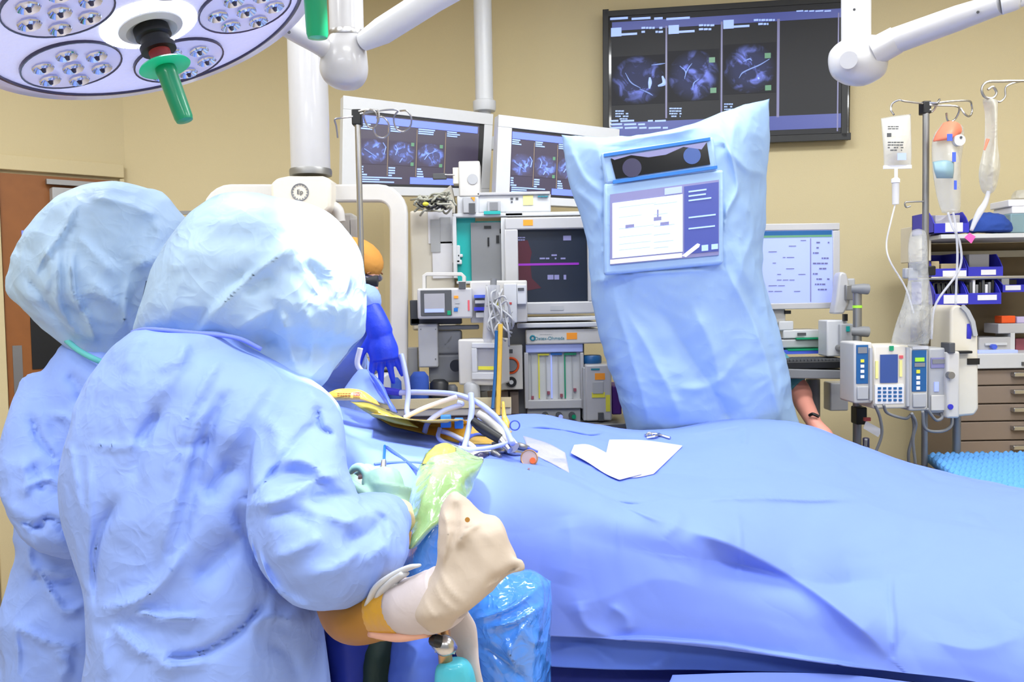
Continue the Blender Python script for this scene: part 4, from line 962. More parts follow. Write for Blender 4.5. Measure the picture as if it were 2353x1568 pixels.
t = bag_thing('pressure_bag', 'clear pressure infusion bag with orange top and blue square', 'infusion bag',
    [[(2165,284,3.15),(2190,280,3.15),(2212,290,3.15)],[(2144,318,3.15),(2180,316,3.12),(2214,320,3.15)],[(2143,380,3.15),(2180,380,3.10),(2206,380,3.15)],[(2152,440,3.15),(2180,440,3.12),(2206,440,3.15)],[(2165,490,3.15),(2185,492,3.14),(2205,490,3.15)]], .035, 'bag_clear')
part(t, 'orange_top', bag(MB(), [[(2168,282,3.14),(2188,278,3.14),(2208,288,3.14)],[(2152,305,3.12),(2182,300,3.09),(2210,304,3.12)],[(2143,326,3.12),(2176,322,3.08),(2200,318,3.12)]], .02, 20, 16), 'bag_orange', 'all', label='soft orange top')
bf3 = Fr(2180, 350, 3.06)
part(t, 'blue_square', fb(bf3, [(2176,308,2188,324)], 0, .002), 'cable_blue')
for a_ in ((2188,350,2196,372),(2192,415,2198,436)): part(t, 'blue_strap', fb(bf3, [a_], 0, .002), 'cable_blue')
part(t, 'gauge_plate', fb(bf3, [(2200,316,2206,330)], -.002, .0005), 'offwhite'); part(t, 'gauge', bf3.cyl(MB(), 2206, 322, 13, -.02, .0), 'offwhite'); part(t, 'gauge_dot', bf3.cyl(MB(), 2208, 316, 3, 0, .002), 'greydark')
part(t, 'bladder', bag(MB(), [[(2143,372,3.07),(2170,368,3.06),(2192,372,3.07)],[(2146,392,3.06),(2170,392,3.05),(2192,392,3.06)],[(2152,410,3.07),(2170,410,3.06),(2190,410,3.07)]], .008, 16, 16), 'bag_blue', 'all')
mb = MB()
for x0, pts in ((0,[(2190,488),(2196,520),(2200,580),(2198,640),(2196,700)]), (0,[(2178,488),(2188,520),(2206,560),(2204,620),(2150,700),(2140,780)])): mb.tube([P(x,y,3.12) for x,y in pts], .0045, 6, 30)
part(t, 'line', mb, 'tube_clear', 'all')
s4 = thing('bag_hanger', 'curled steel hanger rod reaching in from the frame edge', 'hanger', P(2353, 186, 3.0))
mb = MB(); hook(mb, [P(x,y,3.0) for x,y in ((2560,182),(2480,184),(2353,186),(2300,187),(2268,189),(2256,204),(2262,222),(2280,226),(2290,214),(2282,200),(2270,206))], .0045); part(s4, 'rod', mb, 'steel')
mb = MB(); hook(mb, [P(x,y,3.02) for x,y in ((2380,184),(2340,188),(2312,200),(2310,222),(2298,234),(2284,230))], .0035); part(s4, 'rod', mb, 'steel')
mb = MB(); vpole(mb, 2560, 180, 3.0, 0, .012); part(s4, 'pole', mb, 'steel_dull')
t = bag_thing('blood_line_bag', 'slim twisted clear bag hanging from the curled steel rod', 'infusion bag',
    [[(2258,228,3.02),(2274,224,3.01),(2292,232,3.02)],[(2268,262,3.02),(2277,262,3.0),(2288,262,3.02)],[(2266,330,3.02),(2276,330,2.99),(2288,330,3.02)],[(2252,390,3.02),(2272,385,2.97),(2296,380,3.02)],[(2256,425,3.02),(2270,430,3.0),(2288,425,3.02)],[(2268,445,3.02),(2272,448,3.02),(2278,444,3.02)]], .03, 'bag_foggy')
mb = MB(); mb.tube([P(2272,440,3.0), P(2268,455,3.0), P(2262,470,3.0), P(2252,486,3.0), P(2240,510,3.0), P(2232,530,3.0)], [.007,.008,.01,.012,.009,.006], 10, 30); part(t, 'drip_line', mb, 'tube_clear', 'all')
part(t, 'orange_edge', MB().tube([P(2270,320,2.97), P(2262,345,2.97)], [.006,.003], 8), 'bag_orange')
pk = solo('pink_tag', MB().prism([P(x,y,2.98) for x,y in ((2216,546),(2228,535),(2242,544),(2232,560))], [P(x,y,2.99) for x,y in ((2216,546),(2228,535),(2242,544),(2232,560))]), 'pink', 'bright pink paper tag on the line below the twisted bag', 'tag')
# plastic sleeve draped round the lines
t = bag_thing('plastic_line_cover', 'crumpled milky plastic cover hanging from the clamp over the infusion lines', 'plastic cover',
    [[(2094,530,3.12),(2110,526,3.12),(2126,530,3.12)],[(2088,570,3.12),(2108,566,3.10),(2130,570,3.12)],[(2090,630,3.12),(2110,630,3.10),(2132,630,3.12)],[(2078,690,3.12),(2108,690,3.08),(2142,695,3.12)],[(2060,740,3.12),(2100,745,3.05),(2142,750,3.12)],[(2046,790,3.12),(2090,794,3.08),(2134,790,3.12)]], .03, 'bag_sleeve')

# ------------------------------------------------------------------ supply cabinet and shelf
DC = 3.72
kf2 = Fr(2300, 800, DC)
xr = P(2353, 800, DC).x + .55
xl2 = P(2196, 950, DC).x
def zc(y): return kf2.hit(2300, y).z
cbn = thing('supply_cabinet', 'taupe drawer cabinet with white top under the blue bins', 'cabinet', (2.3, 3.9, 0))
part(cbn, 'body', MB().box((xl2, DC+.012, .08), (xr, DC+.30, zc(847))), 'taupe'); part(cbn, 'plinth', MB().box((xl2+.02, DC+.05, 0), (xr-.02, DC+.29, .08)), 'greydark')
part(cbn, 'worktop', MB().box((xl2-.02, DC-.03, zc(846)), (xr, DC+.30, zc(812))), 'white', bevel=.004)
ys = [849, 886, 928, 968, 1012, 1056, 1100]
for i in range(6):
    z1, z0 = zc(ys[i]+1), zc(ys[i+1]-2)
    dw = part(cbn, 'drawer', MB().box((xl2+.004, DC-.012, z0), (xr-.004, DC+.012, z1)), 'taupe', bevel=.003)
    part(dw, 'pull', MB().box((P(2318,900,DC).x, DC-.04, (z0+z1)/2+.004), (P(2318,900,DC).x+.20, DC-.012, (z0+z1)/2+.022)), 'steel', bevel=.003)
for z0, z1 in ((.08, zc(1104)),): part(cbn, 'drawer', MB().box((xl2+.004, DC-.012, z0), (xr-.004, DC+.012, z1)), 'taupe', bevel=.003)
part(cbn, 'top_latch', fb(Fr(2300,830,DC-.03), [(2347,832,2357,840)], 0, .006), 'greydark')
sh = thing('wall_shelf', 'white wall shelf unit holding blue bins over the drawer cabinet', 'shelf', (2.3, 3.95, zc(545)))
xs0 = P(2142, 540, 3.8).x
DS = 3.66
zs = Fr(2300,540,DS).hit(2300,540).z
part(sh, 'board', MB().box((xs0-.03, DS, zs-.012), (xr, 4.02, zs+.006)), 'white', bevel=.002)
part(sh, 'back_panel', MB().box((xs0+.02, 4.03, zc(812)), (xr-.05, 4.045, zs-.012)), 'taupe_back'); part(sh, 'bracket', MB().box((xs0-.04, DS+.1, zs-.10), (xs0-.022, 4.02, zs+.06)), 'white_warm', bevel=.004)
part(sh, 'bin_rail', MB().box((xs0+.01, 3.995, zc(580)-.01), (xr-.05, 4.028, zc(580)+.02)), 'steel_dull'); part(sh, 'bin_rail', MB().box((xs0+.01, 3.995, zc(645)-.01), (xr-.05, 4.028, zc(645)+.02)), 'steel_dull')
def bin_(x0, x1, yt, yb, D, depth, lipy, label, grp, lab=None):
    f = Fr((x0+x1)/2, yb, D); a = f.hit(x0, yb).x; b = f.hit(x1, yb).x; z0 = f.hit(x0, yb).z; z1 = f.hit(x0, yt).z; zl = f.hit(x0, lipy).z; th = .004
    t = thing('storage_bin', label, 'storage bin', ((a+b)/2, D+depth/2, z0), grp)
    mb = MB(); mb.box((a,D,z0),(b,D+depth,z0+th)); mb.box((a,D+depth-th,z0),(b,D+depth,z1))
    part(t, 'tray', mb, 'bin_blue')
    for X in (a, b-th):
        q = [(D,z0),(D,zl),(D+.02,zl+(z1-zl)*.5),(D+.05,z1),(D+depth,z1),(D+depth,z0)]
        part(t, 'side', MB().prism([Vector((X,y,z)) for y,z in q], [Vector((X+th,y,z)) for y,z in q]), 'bin_blue')
    part(t, 'front_lip', MB().box((a,D-.003,z0),(b,D+th,zl)), 'bin_blue', bevel=.001)
    if lab:
        l = Fr(0,0,1); l.o = Vector((a,D-.003,z0)); part(t, 'name_card', fb(l, [lab], 0, .002), 'label_white')
    return t, (a,b,z0,z1,D,depth)
bin_specs = [(2146,2226,486,536,3.67,.2,514,'blue bin on top of the white shelf board',(2172,512,2212,533)),
 (2140,2222,582,642,3.76,.22,618,'blue bin with beige parts, upper row, nearest the infusion pole',(2166,622,2220,640)),
 (2224,2304,584,640,3.76,.22,614,'blue bin holding an upright white card, upper row',(2254,620,2288,632)),
 (2148,2222,646,702,3.74,.22,676,'blue bin with black cable coils, lower row, nearest the infusion pole',(2168,678,2224,698)),
 (2224,2300,646,700,3.74,.22,674,'blue bin packed with black and white sachets, lower row',(2246,678,2290,690)),
 (2303,2372,640,672,3.80,.2,655,'short blue bin with a small white box, right end of the lower row',(2310,656,2345,667))]
binfo = [bin_(*s_[:7], s_[7], 'blue storage bins around the wall shelf', s_[8])[1] for s_ in bin_specs]
def inbin(k, items, name, label, cat):
    a,b,z0,z1,D,dp = binfo[k]; r = random.Random(k)
    for i, (u0, u1, h, c, l) in enumerate(items):
        solo(name, MB().box((a+.008+(b-a-.016)*u0, D+.03+i*.012, z0+.005), (a+.008+(b-a-.016)*u1, D+.05+i*.012+.03, z0+(z1-z0)*h)), c, l, cat, 'supplies in the blue bins', bevel=.003)
inbin(0, [(.1,.9,.85,'bag_foggy','clear plastic pack in the top shelf bin')], 'supply_pack', '', 'supply pack')
inbin(1, [(.05,.3,.7,'cuff','beige part pack by the left side of the upper bin'),(.4,.95,.6,'cuff','wide beige part pack in the upper bin')], 'supply_pack', '', 'supply pack')
inbin(2, [(.1,.75,1.0,'label_grey','upright white card in the blue bin of the upper row')], 'supply_card', '', 'card')
for i in range(5):
    a,b,z0,z1,D,dp = binfo[3]; cx_ = a+.03+(b-a-.06)*i/4
    solo('cable_coil', MB().tube([Vector((cx_-.01,D+.04,z0+.03)),Vector((cx_-.012,D+.05,z0+.09)),Vector((cx_+.012,D+.05,z0+.09)),Vector((cx_+.012,D+.04,z0+.03))], .006, 8, 16), 'black', 'black cable coil in the lower blue bin nearest the infusion pole', 'cable coil', 'black cable coils')
for i in range(9):
    a,b,z0,z1,D,dp = binfo[4]; u = a+.01+(b-a-.02)*i/9
    solo('sachet', MB().box((u,D+.03,z0+.005),(u+(b-a-.02)/9*.8,D+.10,z0+.085+.01*(i%3))), ['black','greydark','label_white','grey'][i%4], ['black sachet in the packed blue bin','dark grey sachet in the packed blue bin','white sachet in the packed blue bin','mid grey sachet in the packed blue bin'][i%4], 'sachet', 'sachets in the packed blue bin', bevel=.002)
inbin(5, [(.05,.35,1.0,'greylight','small white box in the short blue bin'),(.4,.7,.9,'black','black pack in the short blue bin')], 'supply_pack', '', 'supply pack')
# goods on the shelf and worktop
f = Fr(2270, 510, 3.75)
mb = MB(); slices(mb, [(490,2255,2290,3.8,.03),(500,2240,2305,3.8,.06),(515,2228,2318,3.8,.07),(534,2222,2322,3.8,.07)], 20, 24)
tag(link('folded_cloth', fuse(mb,'folded_cloth',.006,3,None,(.008,18,3)), 'blue_cloth', None, 'all'), 'crumpled dark blue cloth heap on the white shelf', 'cloth')
solo('supply_box', fb(Fr(2340,500,3.8), [(2322,490,2400,535)], -.15), 'bag_blue', 'pale blue box on the shelf beside the dark blue cloth', 'box', 'boxes on the shelf', bevel=.006)
solo('supply_box', fb(Fr(2340,480,3.8), [(2318,458,2400,474),(2326,474,2400,490)], -.15), 'label_white', 'white flat carton lying on the pale blue box', 'box', 'boxes on the shelf', bevel=.004)
mb = MB(); slices(mb, [(438,2335,2380,3.85,.03),(446,2330,2390,3.85,.05),(458,2326,2395,3.85,.05)], 10, 20); solo('crumpled_pack', mb, 'bag_foggy', 'rounded pale crumpled pack topping the shelf boxes', 'pack', smooth='all')
def onctr(x0,y0,x1,y1,D,th,c,name,label,cat,bv=.004):
    f = Fr((x0+x1)/2, y1, D); return solo(name, fb(f, [(x0,y0,x1,y1)], -th), c, label, cat, bevel=bv)
ctr = thing('white_tray_rack', 'white stepped tray rack on the drawer cabinet worktop', 'rack', Fr(2330,800,3.85).hit(2330,812))
part(ctr, 'upper_tray', fb(Fr(2330,755,3.85), [(2294,743,2420,766)], -.12), 'plastic_white', bevel=.004); part(ctr, 'post', fb(Fr(2330,790,3.85), [(2322,764,2332,812)], -.12), 'white'); part(ctr, 'lower_tray', fb(Fr(2330,800,3.85), [(2250,775,2326,812)], -.12), 'plastic_white', bevel=.006)
part(ctr, 'blue_knob', Fr(2330,800,3.84).cyl(MB(), 2280, 797, 6, 0, .02), 'cable_blue'); part(ctr, 'slot', fb(Fr(2330,800,3.85), [(2262,788,2312,794)], 0, .01), 'white', bevel=.002)
onctr(2302,726,2334,743,3.86,.06,'orange_red','pill_box','bright orange box on the white tray rack','box'); onctr(2337,728,2370,743,3.86,.06,'lavender','pill_box','pale lavender box right of the orange box','box')
onctr(2334,778,2380,812,3.9,.06,'burgundy','sharps_box','dull red box on the worktop behind the white rack','box')
onctr(2250,805,2340,813,3.74,.04,'ui_lav','blue_mat','flat blue mat strip along the worktop front','mat')
jar = thing('pump_bottle', 'white bottle with pale blue label behind the pumps', 'bottle', P(2178, 812, 3.78))
part(jar, 'body', fb(Fr(2180,780,3.78), [(2162,750,2200,813)], -.1), 'offwhite', bevel=.01); part(jar, 'pale_label', fb(Fr(2180,780,3.78), [(2172,762,2198,785)], 0, .002), 'ui_lav'); part(jar, 'pump_head', fb(Fr(2180,740,3.80), [(2186,735,2192,752),(2178,722,2194,728)], -.02), 'steel_dull')
# foam pad on stretcher
st = thing('stretcher', 'dark padded stretcher end under the blue egg crate foam', 'stretcher', (2.0, 2.95, 0))
fc = P(2220, 1105, 2.72); zt = fc.z - .05; dy = .9
x0s, x1s = P(2222,1110,2.72).x, P(2353,1110,2.72).x+.7
part(st, 'mattress', MB().prism([Vector((x0s,2.70,zt-.07)),Vector((x1s,2.70,zt-.07)),Vector((x1s,3.30,zt-.07)),Vector((x0s+.15,3.30,zt-.07))],[Vector((x0s,2.70,zt)),Vector((x1s,2.70,zt)),Vector((x1s,3.30,zt)),Vector((x0s+.15,3.30,zt))]), 'lens_dark', bevel=.01); part(st, 'bed_frame', MB().box((x0s+.16, 2.74, zt-.12), (x1s, 3.28, zt-.07)), 'steel_dull')
for x in (x0s+.22, x1s-.1):
    for y in (2.8, 3.3): part(st, 'leg', MB().cyl((x,y,.06),(x,y,zt-.12),.02), 'steel_dull'); part(st, 'caster', MB().cyl((x-.015,y,.05),(x+.015,y,.05),.05), 'rubber')
part(st, 'side_catch', fb(Fr(2300,1118,2.695), [(2288,1115,2302,1128)], 0, .01), 'lcd_green')
n1, n2 = 120, 80; vs = []; fs = []
xa, xb, ya, yb = x0s, x1s-.12, 2.69, 3.28
for j in range(n2):
    for i in range(n1):
        x = xa+(xb-xa)*i/(n1-1); y = ya+(yb-ya)*j/(n2-1); h = .030+.014*math.sin(x*2*math.pi/.055)*math.sin(y*2*math.pi/.055)
        vs.append((x+(y-ya)*.24, y, zt+h))
for j in range(n2-1):
    for i in range(n1-1): fs.append((j*n1+i, j*n1+i+1, (j+1)*n1+i+1, (j+1)*n1+i))
k0 = len(vs); ring = [i for i in range(n1)]+[j*n1+n1-1 for j in range(1,n2)]+[(n2-1)*n1+i for i in range(n1-2,-1,-1)]+[j*n1 for j in range(n2-2,0,-1)]
for i in ring: vs.append((vs[i][0], vs[i][1], zt+.001))
m = len(ring)
for a in range(m): fs.append((ring[a], k0+a, k0+(a+1)%m, ring[(a+1)%m]))
fs.append(tuple(k0+a for a in range(m)))
solo('foam_pad', MB().add(vs, fs), 'foam', 'blue egg crate foam pad lying on the dark stretcher', 'foam pad', smooth='all')

# ================================================================== draped console
cnt = thing('draped_console', 'tall guidance console bagged in pale blue drape with a tilted screen', 'console', (P(1600,900,3.2).x, 3.2, 0))
D0 = 3.02
grid = [[(1290,309,D0+.05),(1372,316,D0+.02),(1470,312,D0),(1585,284,D0),(1650,262,D0+.01),(1705,243,D0+.03),(1769,226,D0+.07)],
        [(1296,345,D0+.05),(1372,352,D0),(1470,338,D0-.02),(1585,318,D0-.02),(1650,318,D0-.01),(1710,310,D0+.01),(1769,320,D0+.07)],
        [(1310,430,D0+.04),(1385,430,D0),(1480,425,D0-.02),(1585,418,D0-.02),(1655,415,D0-.02),(1712,412,D0+.02),(1761,405,D0+.07)],
        [(1345,535,D0+.04),(1392,530,D0),(1480,525,D0-.02),(1585,520,D0-.02),(1658,515,D0-.02),(1712,520,D0+.02),(1760,520,D0+.07)],
        [(1353,625,D0+.04),(1396,625,D0),(1490,625,D0-.02),(1585,620,D0-.02),(1660,618,D0-.02),(1715,620,D0+.02),(1752,625,D0+.07)],
        [(1366,720,D0+.05),(1410,722,D0+.02),(1500,722,D0),(1590,720,D0),(1670,720,D0),(1730,720,D0+.03),(1778,715,D0+.08)],
        [(1396,840,D0+.06),(1430,842,D0+.03),(1510,842,D0+.01),(1600,840,D0+.01),(1690,840,D0+.02),(1755,840,D0+.04),(1808,838,D0+.09)],
        [(1425,925,D0+.06),(1455,928,D0+.04),(1530,930,D0+.02),(1610,930,D0+.02),(1700,930,D0+.03),(1770,930,D0+.05),(1826,925,D0+.1)],
        [(1446,1010,D0+.07),(1470,1012,D0+.05),(1540,1012,D0+.03),(1620,1012,D0+.03),(1710,1012,D0+.04),(1785,1012,D0+.06),(1842,1005,D0+.1)]]
mb = bag(MB(), grid, .11, 120, 150, .6)
me = mesh_of(mb, 'drape_bag')
wr = [([(1372,316),(1440,318),(1560,300),(1640,268)], .018, 10), ([(1375,345),(1395,420),(1392,560),(1396,625)], .020, 9, 2), ([(1660,300),(1690,420),(1662,520),(1664,620)], .022, 9, 2),
      ([(1395,632),(1500,622),(1660,612)], .022, 7, 3), ([(1660,330),(1720,392),(1768,395)], .016, 9), ([(1690,440),(1735,520),(1700,600),(1740,680)], .022, 16),
      ([(1665,600),(1720,720),(1770,860),(1800,980)], .026, 16, 2), ([(1700,640),(1770,800),(1790,900)], -.02, 18), ([(1430,700),(1520,860),(1560,960)], .02, 22, 2), ([(1500,690),(1640,900),(1680,980)], -.03, 26),
      ([(1405,640),(1430,760),(1470,900),(1490,980)], .018, 14), ([(1590,700),(1640,820),(1650,960)], .022, 20), ([(1300,320),(1340,400),(1390,450)], .014, 14, 2), ([(1310,430),(1370,480),(1350,540)], .014, 12), ([(1700,260),(1680,330),(1720,400)], .012, 16), ([(1355,650),(1390,640)], .02, 10),
      ([(1700,820),(1640,880),(1560,900)], .012, 14)]
co, nr = get_co(me); co = noise_disp(co, nr, .008, 7, 2); di = np.array(CAM)-co; di /= np.linalg.norm(di,axis=1)[:,None]
co, nr2 = co, nr
pr = project(co)
flat = np.array([1.0]*len(co)); inside = (pr[:,0] > 1385) & (pr[:,0] < 1665) & (pr[:,1] > 335) & (pr[:,1] < 615); 
co = wrinkle(co, wr, np.clip((nr*di).sum(1)*1.5, 0, 1)*np.where(inside, .25, 1))
set_co(me, co)
link('drape_bag', me, 'console_drape', cnt, 'all')
part(cnt, 'column', MB().box((P(1520,900,3.2).x, 3.10, .12), (P(1700,900,3.2).x, 3.26, P(1600,560,3.2).z)), 'greylight', bevel=.02)
part(cnt, 'base', MB().box((P(1440,900,3.2).x, 3.02, .06), (P(1790,900,3.2).x, 3.36, .16)), 'greylight', bevel=.02)
for a in (P(1470,900,3.2).x, P(1760,900,3.2).x):
    for y in (3.06, 3.32): part(cnt, 'caster', MB().cyl((a-.02,y,.04),(a+.02,y,.04),.04), 'rubber')
# the console's hard faces: a plane fitted through the upper front of the bag
cf = Fr(1530, 500, 2.865, -4, -2, -4)
bz = part(cnt, 'screen_bezel', MB(), 'ui_lav') if False else None
scr = [(1402,447),(1652,413),(1652,586),(1402,609)]
mb = MB(); cf.poly(mb, [(1388,420),(1664,388),(1664,606),(1388,632)], -.05, -.006); part(cnt, 'screen_housing', mb, 'console_drape', bevel=.01)
mb = MB(); cf.poly(mb, scr, -.006, 0); sc_ = part(cnt, 'screen', mb, 'ui_slate')
def q4(u0,v0,u1,v1,w0,w1,mb):      # rectangle inside the tilted screen in shares of its width and height
    def pt(u,v):
        a = [scr[0][i]*(1-u)+scr[1][i]*u for i in (0,1)]; b = [scr[3][i]*(1-u)+scr[2][i]*u for i in (0,1)]; return (a[0]*(1-v)+b[0]*v, a[1]*(1-v)+b[1]*v)
    return cf.poly(mb, [pt(u0,v0),pt(u1,v0),pt(u1,v1),pt(u0,v1)], w0, w1)
part(sc_, 'white_window', q4(.02,.13,.665,.91,0,.002,MB()), 'ui_white', label='white plan window'); part(sc_, 'task_bar', q4(0,.93,.66,.99,0,.002,MB()), 'label_white'); part(sc_, 'tab', q4(.5,.02,.66,.11,0,.002,MB()), 'ui_lav')
mb = MB(); q4(.40,.40,.47,.45,.002,.003,mb); q4(.46,.48,.54,.53,.002,.003,mb); q4(.14,.46,.22,.51,.002,.003,mb); q4(.43,.30,.445,.40,.002,.003,mb); part(sc_, 'icons', mb, 'ui_slate')
mb = MB(); r = random.Random(2)
for v in (.2,.34,.5,.62,.72,.8): q4(.08,v,.08+r.uniform(.2,.35),v+.008,.002,.003,mb); q4(.40,v+.02,.42+r.uniform(.1,.2),v+.03,.002,.003,mb)
part(sc_, 'window_lettering', mb, 'ui_lav')
part(sc_, 'dark_pane', q4(.68,.03,.995,.95,0,.0015,MB()), 'ui_blue_dim')
mb = MB()
for v in (.1,.16,.22,.45,.6): q4(.72,v,.72+r.uniform(.1,.25),v+.02,.0015,.003,mb)
q4(.84,.85,.9,.93,.0015,.003,mb); q4(.93,.85,.99,.92,.0015,.003,mb); part(sc_, 'pane_lettering', mb, 'ui_text')
part(sc_, 'reflection_strip', cf.poly(MB(), [(1567,588),(1602,560),(1608,562),(1606,568),(1576,591)], .002, .004), 'lamp_lit', label='bright white slanting reflection strip')  # reflection on the console screen, painted as a glowing strip
mb = MB(); cf.poly(mb, [(1380,350),(1640,312),(1650,392),(1392,424)], -.05, -.004); part(cnt, 'camera_housing', mb, 'console_drape', bevel=.01)
cw = part(cnt, 'camera_window', cf.poly(MB(), [(1403,365),(1624,328),(1632,378),(1415,411)], -.004, .001), 'screen_black'); part(cw, 'window_frame', cf.poly(MB(), [(1403,363),(1624,327),(1612,344),(1570,338),(1530,356),(1490,362),(1450,357),(1412,368)], .001, .003), 'ui_slate')
part(cw, 'sensor', cf.cyl(MB(), 1452, 386, 22, .001, .003, 24), 'lens_dark'); part(cw, 'sensor', cf.cyl(MB(), 1590, 358, 20, .001, .003, 24), 'lcd_navy')
part(cnt, 'blue_strip', cf.poly(MB(), [(1387,354),(1632,316),(1632,323),(1387,361)], -.002, .004), 'blue_clip', label='bright blue strip'); part(cnt, 'blue_strip', cf.poly(MB(), [(1408,415),(1648,381),(1648,388),(1408,423)], -.002, .004), 'blue_clip', label='bright blue strip')
# ================================================================== operating table and its drapes
g = [[(700,920,2.55),(860,955,2.6),(1000,975,2.72),(1130,962,2.82),(1230,955,2.9),(1350,975,2.92),(1500,992,2.92),(1700,968,2.94),(1860,985,2.9),(2050,1056,2.8),(2250,1108,2.65),(2450,1150,2.5),(2700,1220,2.4)],
     [(700,960,2.4),(850,985,2.45),(1000,1010,2.5),(1130,1000,2.6),(1230,992,2.68),(1350,1010,2.72),(1500,1035,2.74),(1700,1020,2.76),(1870,1050,2.72),(2060,1122,2.58),(2260,1180,2.42),(2450,1235,2.25),(2700,1300,2.1)],
     [(700,1010,2.25),(850,1035,2.27),(1000,1050,2.32),(1120,1050,2.38),(1220,1055,2.42),(1350,1085,2.42),(1520,1112,2.44),(1700,1110,2.46),(1880,1150,2.42),(2060,1218,2.32),(2260,1280,2.2),(2450,1340,2.05),(2700,1400,1.95)],
     [(720,1080,2.12),(860,1090,2.10),(1000,1095,2.14),(1110,1098,2.18),(1220,1112,2.19),(1380,1160,2.15),(1560,1212,2.12),(1720,1240,2.17),(1880,1290,2.18),(2060,1345,2.14),(2260,1400,2.03),(2460,1450,1.9),(2700,1520,1.8)],
     [(740,1180,2.06),(880,1190,2.05),(1000,1195,2.06),(1100,1200,2.07),(1225,1215,2.09),(1385,1255,2.08),(1560,1300,2.07),(1720,1340,2.08),(1880,1390,2.07),(2060,1430,2.05),(2260,1475,1.97),(2460,1530,1.85),(2700,1600,1.75)],
     [(760,1310,2.04),(900,1320,2.03),(1010,1325,2.04),(1100,1330,2.05),(1235,1340,2.06),(1390,1370,2.06),(1560,1395,2.05),(1720,1420,2.05),(1880,1460,2.04),(2060,1495,2.01),(2260,1530,1.94),(2460,1590,1.83),(2700,1650,1.73)],
     [(770,1440,2.04),(900,1448,2.03),(1010,1452,2.04),(1100,1455,2.05),(1245,1462,2.06),(1395,1468,2.06),(1560,1480,2.05),(1720,1500,2.04),(1880,1522,2.02),(2060,1545,1.99),(2260,1572,1.93),(2460,1640,1.82),(2700,1700,1.72)]]
G = Pg(g); back = G[0].copy(); back[:,1] += .03; back[:,2] -= .06; back2 = back.copy(); back2[:,1] += .04; back2[:,2] -= .45
G = np.concatenate([back2[None], back[None], G])
wr = [([(1090,1045),(1190,1075),(1330,1120),(1480,1185),(1560,1212)], .022, 12, 3), ([(1560,1212),(1700,1262),(1850,1345),(1960,1430),(2052,1518)], .05, 17, .35), ([(1215,1040),(1290,1085),(1400,1150),(1500,1200)], -.03, 16),
      ([(2050,1315),(2052,1420),(2054,1515)], .012, 7, 3), ([(1600,1285),(1760,1310),(1900,1345),(2045,1330)], -.045, 40, .7), ([(1380,1150),(1480,1160),(1545,1140)], -.016, 12, 2), ([(1570,1148),(1750,1145),(2010,1150)], .02, 8, 4),
      ([(1430,1100),(1560,1092),(1660,1105),(1800,1090)], -.014, 14), ([(1180,985),(1290,990),(1355,1000),(1400,990)], -.025, 9, 2), ([(1560,1000),(1640,992),(1715,978)], .012, 8, 3), ([(1714,980),(1714,1030)], .014, 8, 3),
      ([(1240,1400),(1380,1380),(1500,1330),(1640,1360)], .006, 40), ([(1330,1380),(1350,1440),(1420,1470)], .012, 16), ([(1400,1390),(1440,1420),(1450,1460)], .010, 14), ([(1300,1180),(1310,1260),(1290,1350)], .008, 30),
      ([(1690,1150),(1702,1250),(1706,1340)], .005, 5, 3), ([(1420,1100),(1425,1300)], .004, 5, 3), ([(2040,1170),(2100,1250),(2300,1290)], .006, 30), ([(2120,1470),(2240,1490),(2353,1460)], .010, 26), ([(1900,1110),(2050,1180),(2353,1240)], .010, 24, 3),
      ([(820,940),(960,965),(1090,1000)], .03, 14, 2), ([(790,985),(930,1010),(1070,1030)], .022, 12, 2), ([(860,1000),(980,1008)], -.02, 14), ([(860,1050),(960,1055),(1050,1030)], .014, 12), ([(770,960),(810,1040),(850,1110)], .025, 20, 2),
      ([(1540,1170),(1560,1190),(1525,1240)], .008, 9), ([(1250,1468),(1600,1478),(1900,1525),(2100,1560)], .016, 9, 3)]
dr_ = sheet('surgical_drape', G, 380, 300, .004, 'drape', [(w_[0], w_[1]*1.3)+tuple(w_[2:]) for w_ in wr], (.010, 4, 5), world=True)
tag(dr_, 'wide blue surgical drape spread over the operating table towards the camera', 'drape')
ev = dr_.data; BV = BVHTree.FromPolygons([v.co.copy() for v in ev.vertices], [tuple(p.vertices) for p in ev.polygons])
def onD(px, py, up=.004):
    h = BV.ray_cast(CAM, ray(px, py)); p = h[0] if h[0] else P(px, py, 2.3); return p - ray(px,py)*up
def hang(name, rows, nu, nv, mt, wr, label, cat='drape', nd=(.006,5,8)):
    o = sheet(name, rows, nu, nv, .004, mt, wr, nd); return tag(o, label, cat)
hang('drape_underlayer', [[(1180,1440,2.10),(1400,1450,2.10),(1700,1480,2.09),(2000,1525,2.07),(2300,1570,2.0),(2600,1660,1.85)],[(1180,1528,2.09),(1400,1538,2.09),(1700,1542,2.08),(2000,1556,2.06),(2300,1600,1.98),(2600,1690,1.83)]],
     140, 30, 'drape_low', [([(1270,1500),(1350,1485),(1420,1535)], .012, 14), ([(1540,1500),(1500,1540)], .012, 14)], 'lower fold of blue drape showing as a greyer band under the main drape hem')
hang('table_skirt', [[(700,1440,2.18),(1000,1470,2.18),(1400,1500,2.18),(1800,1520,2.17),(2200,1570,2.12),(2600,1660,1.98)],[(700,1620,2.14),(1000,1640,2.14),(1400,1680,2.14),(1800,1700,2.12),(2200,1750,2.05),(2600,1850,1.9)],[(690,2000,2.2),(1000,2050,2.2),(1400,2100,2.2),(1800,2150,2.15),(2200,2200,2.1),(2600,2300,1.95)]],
     140, 60, 'drape_navy', None, 'skirt of cloth hanging beneath the blue drape, hem shadow painted in dark navy')  # navy colour carries the shadow under the drape hem
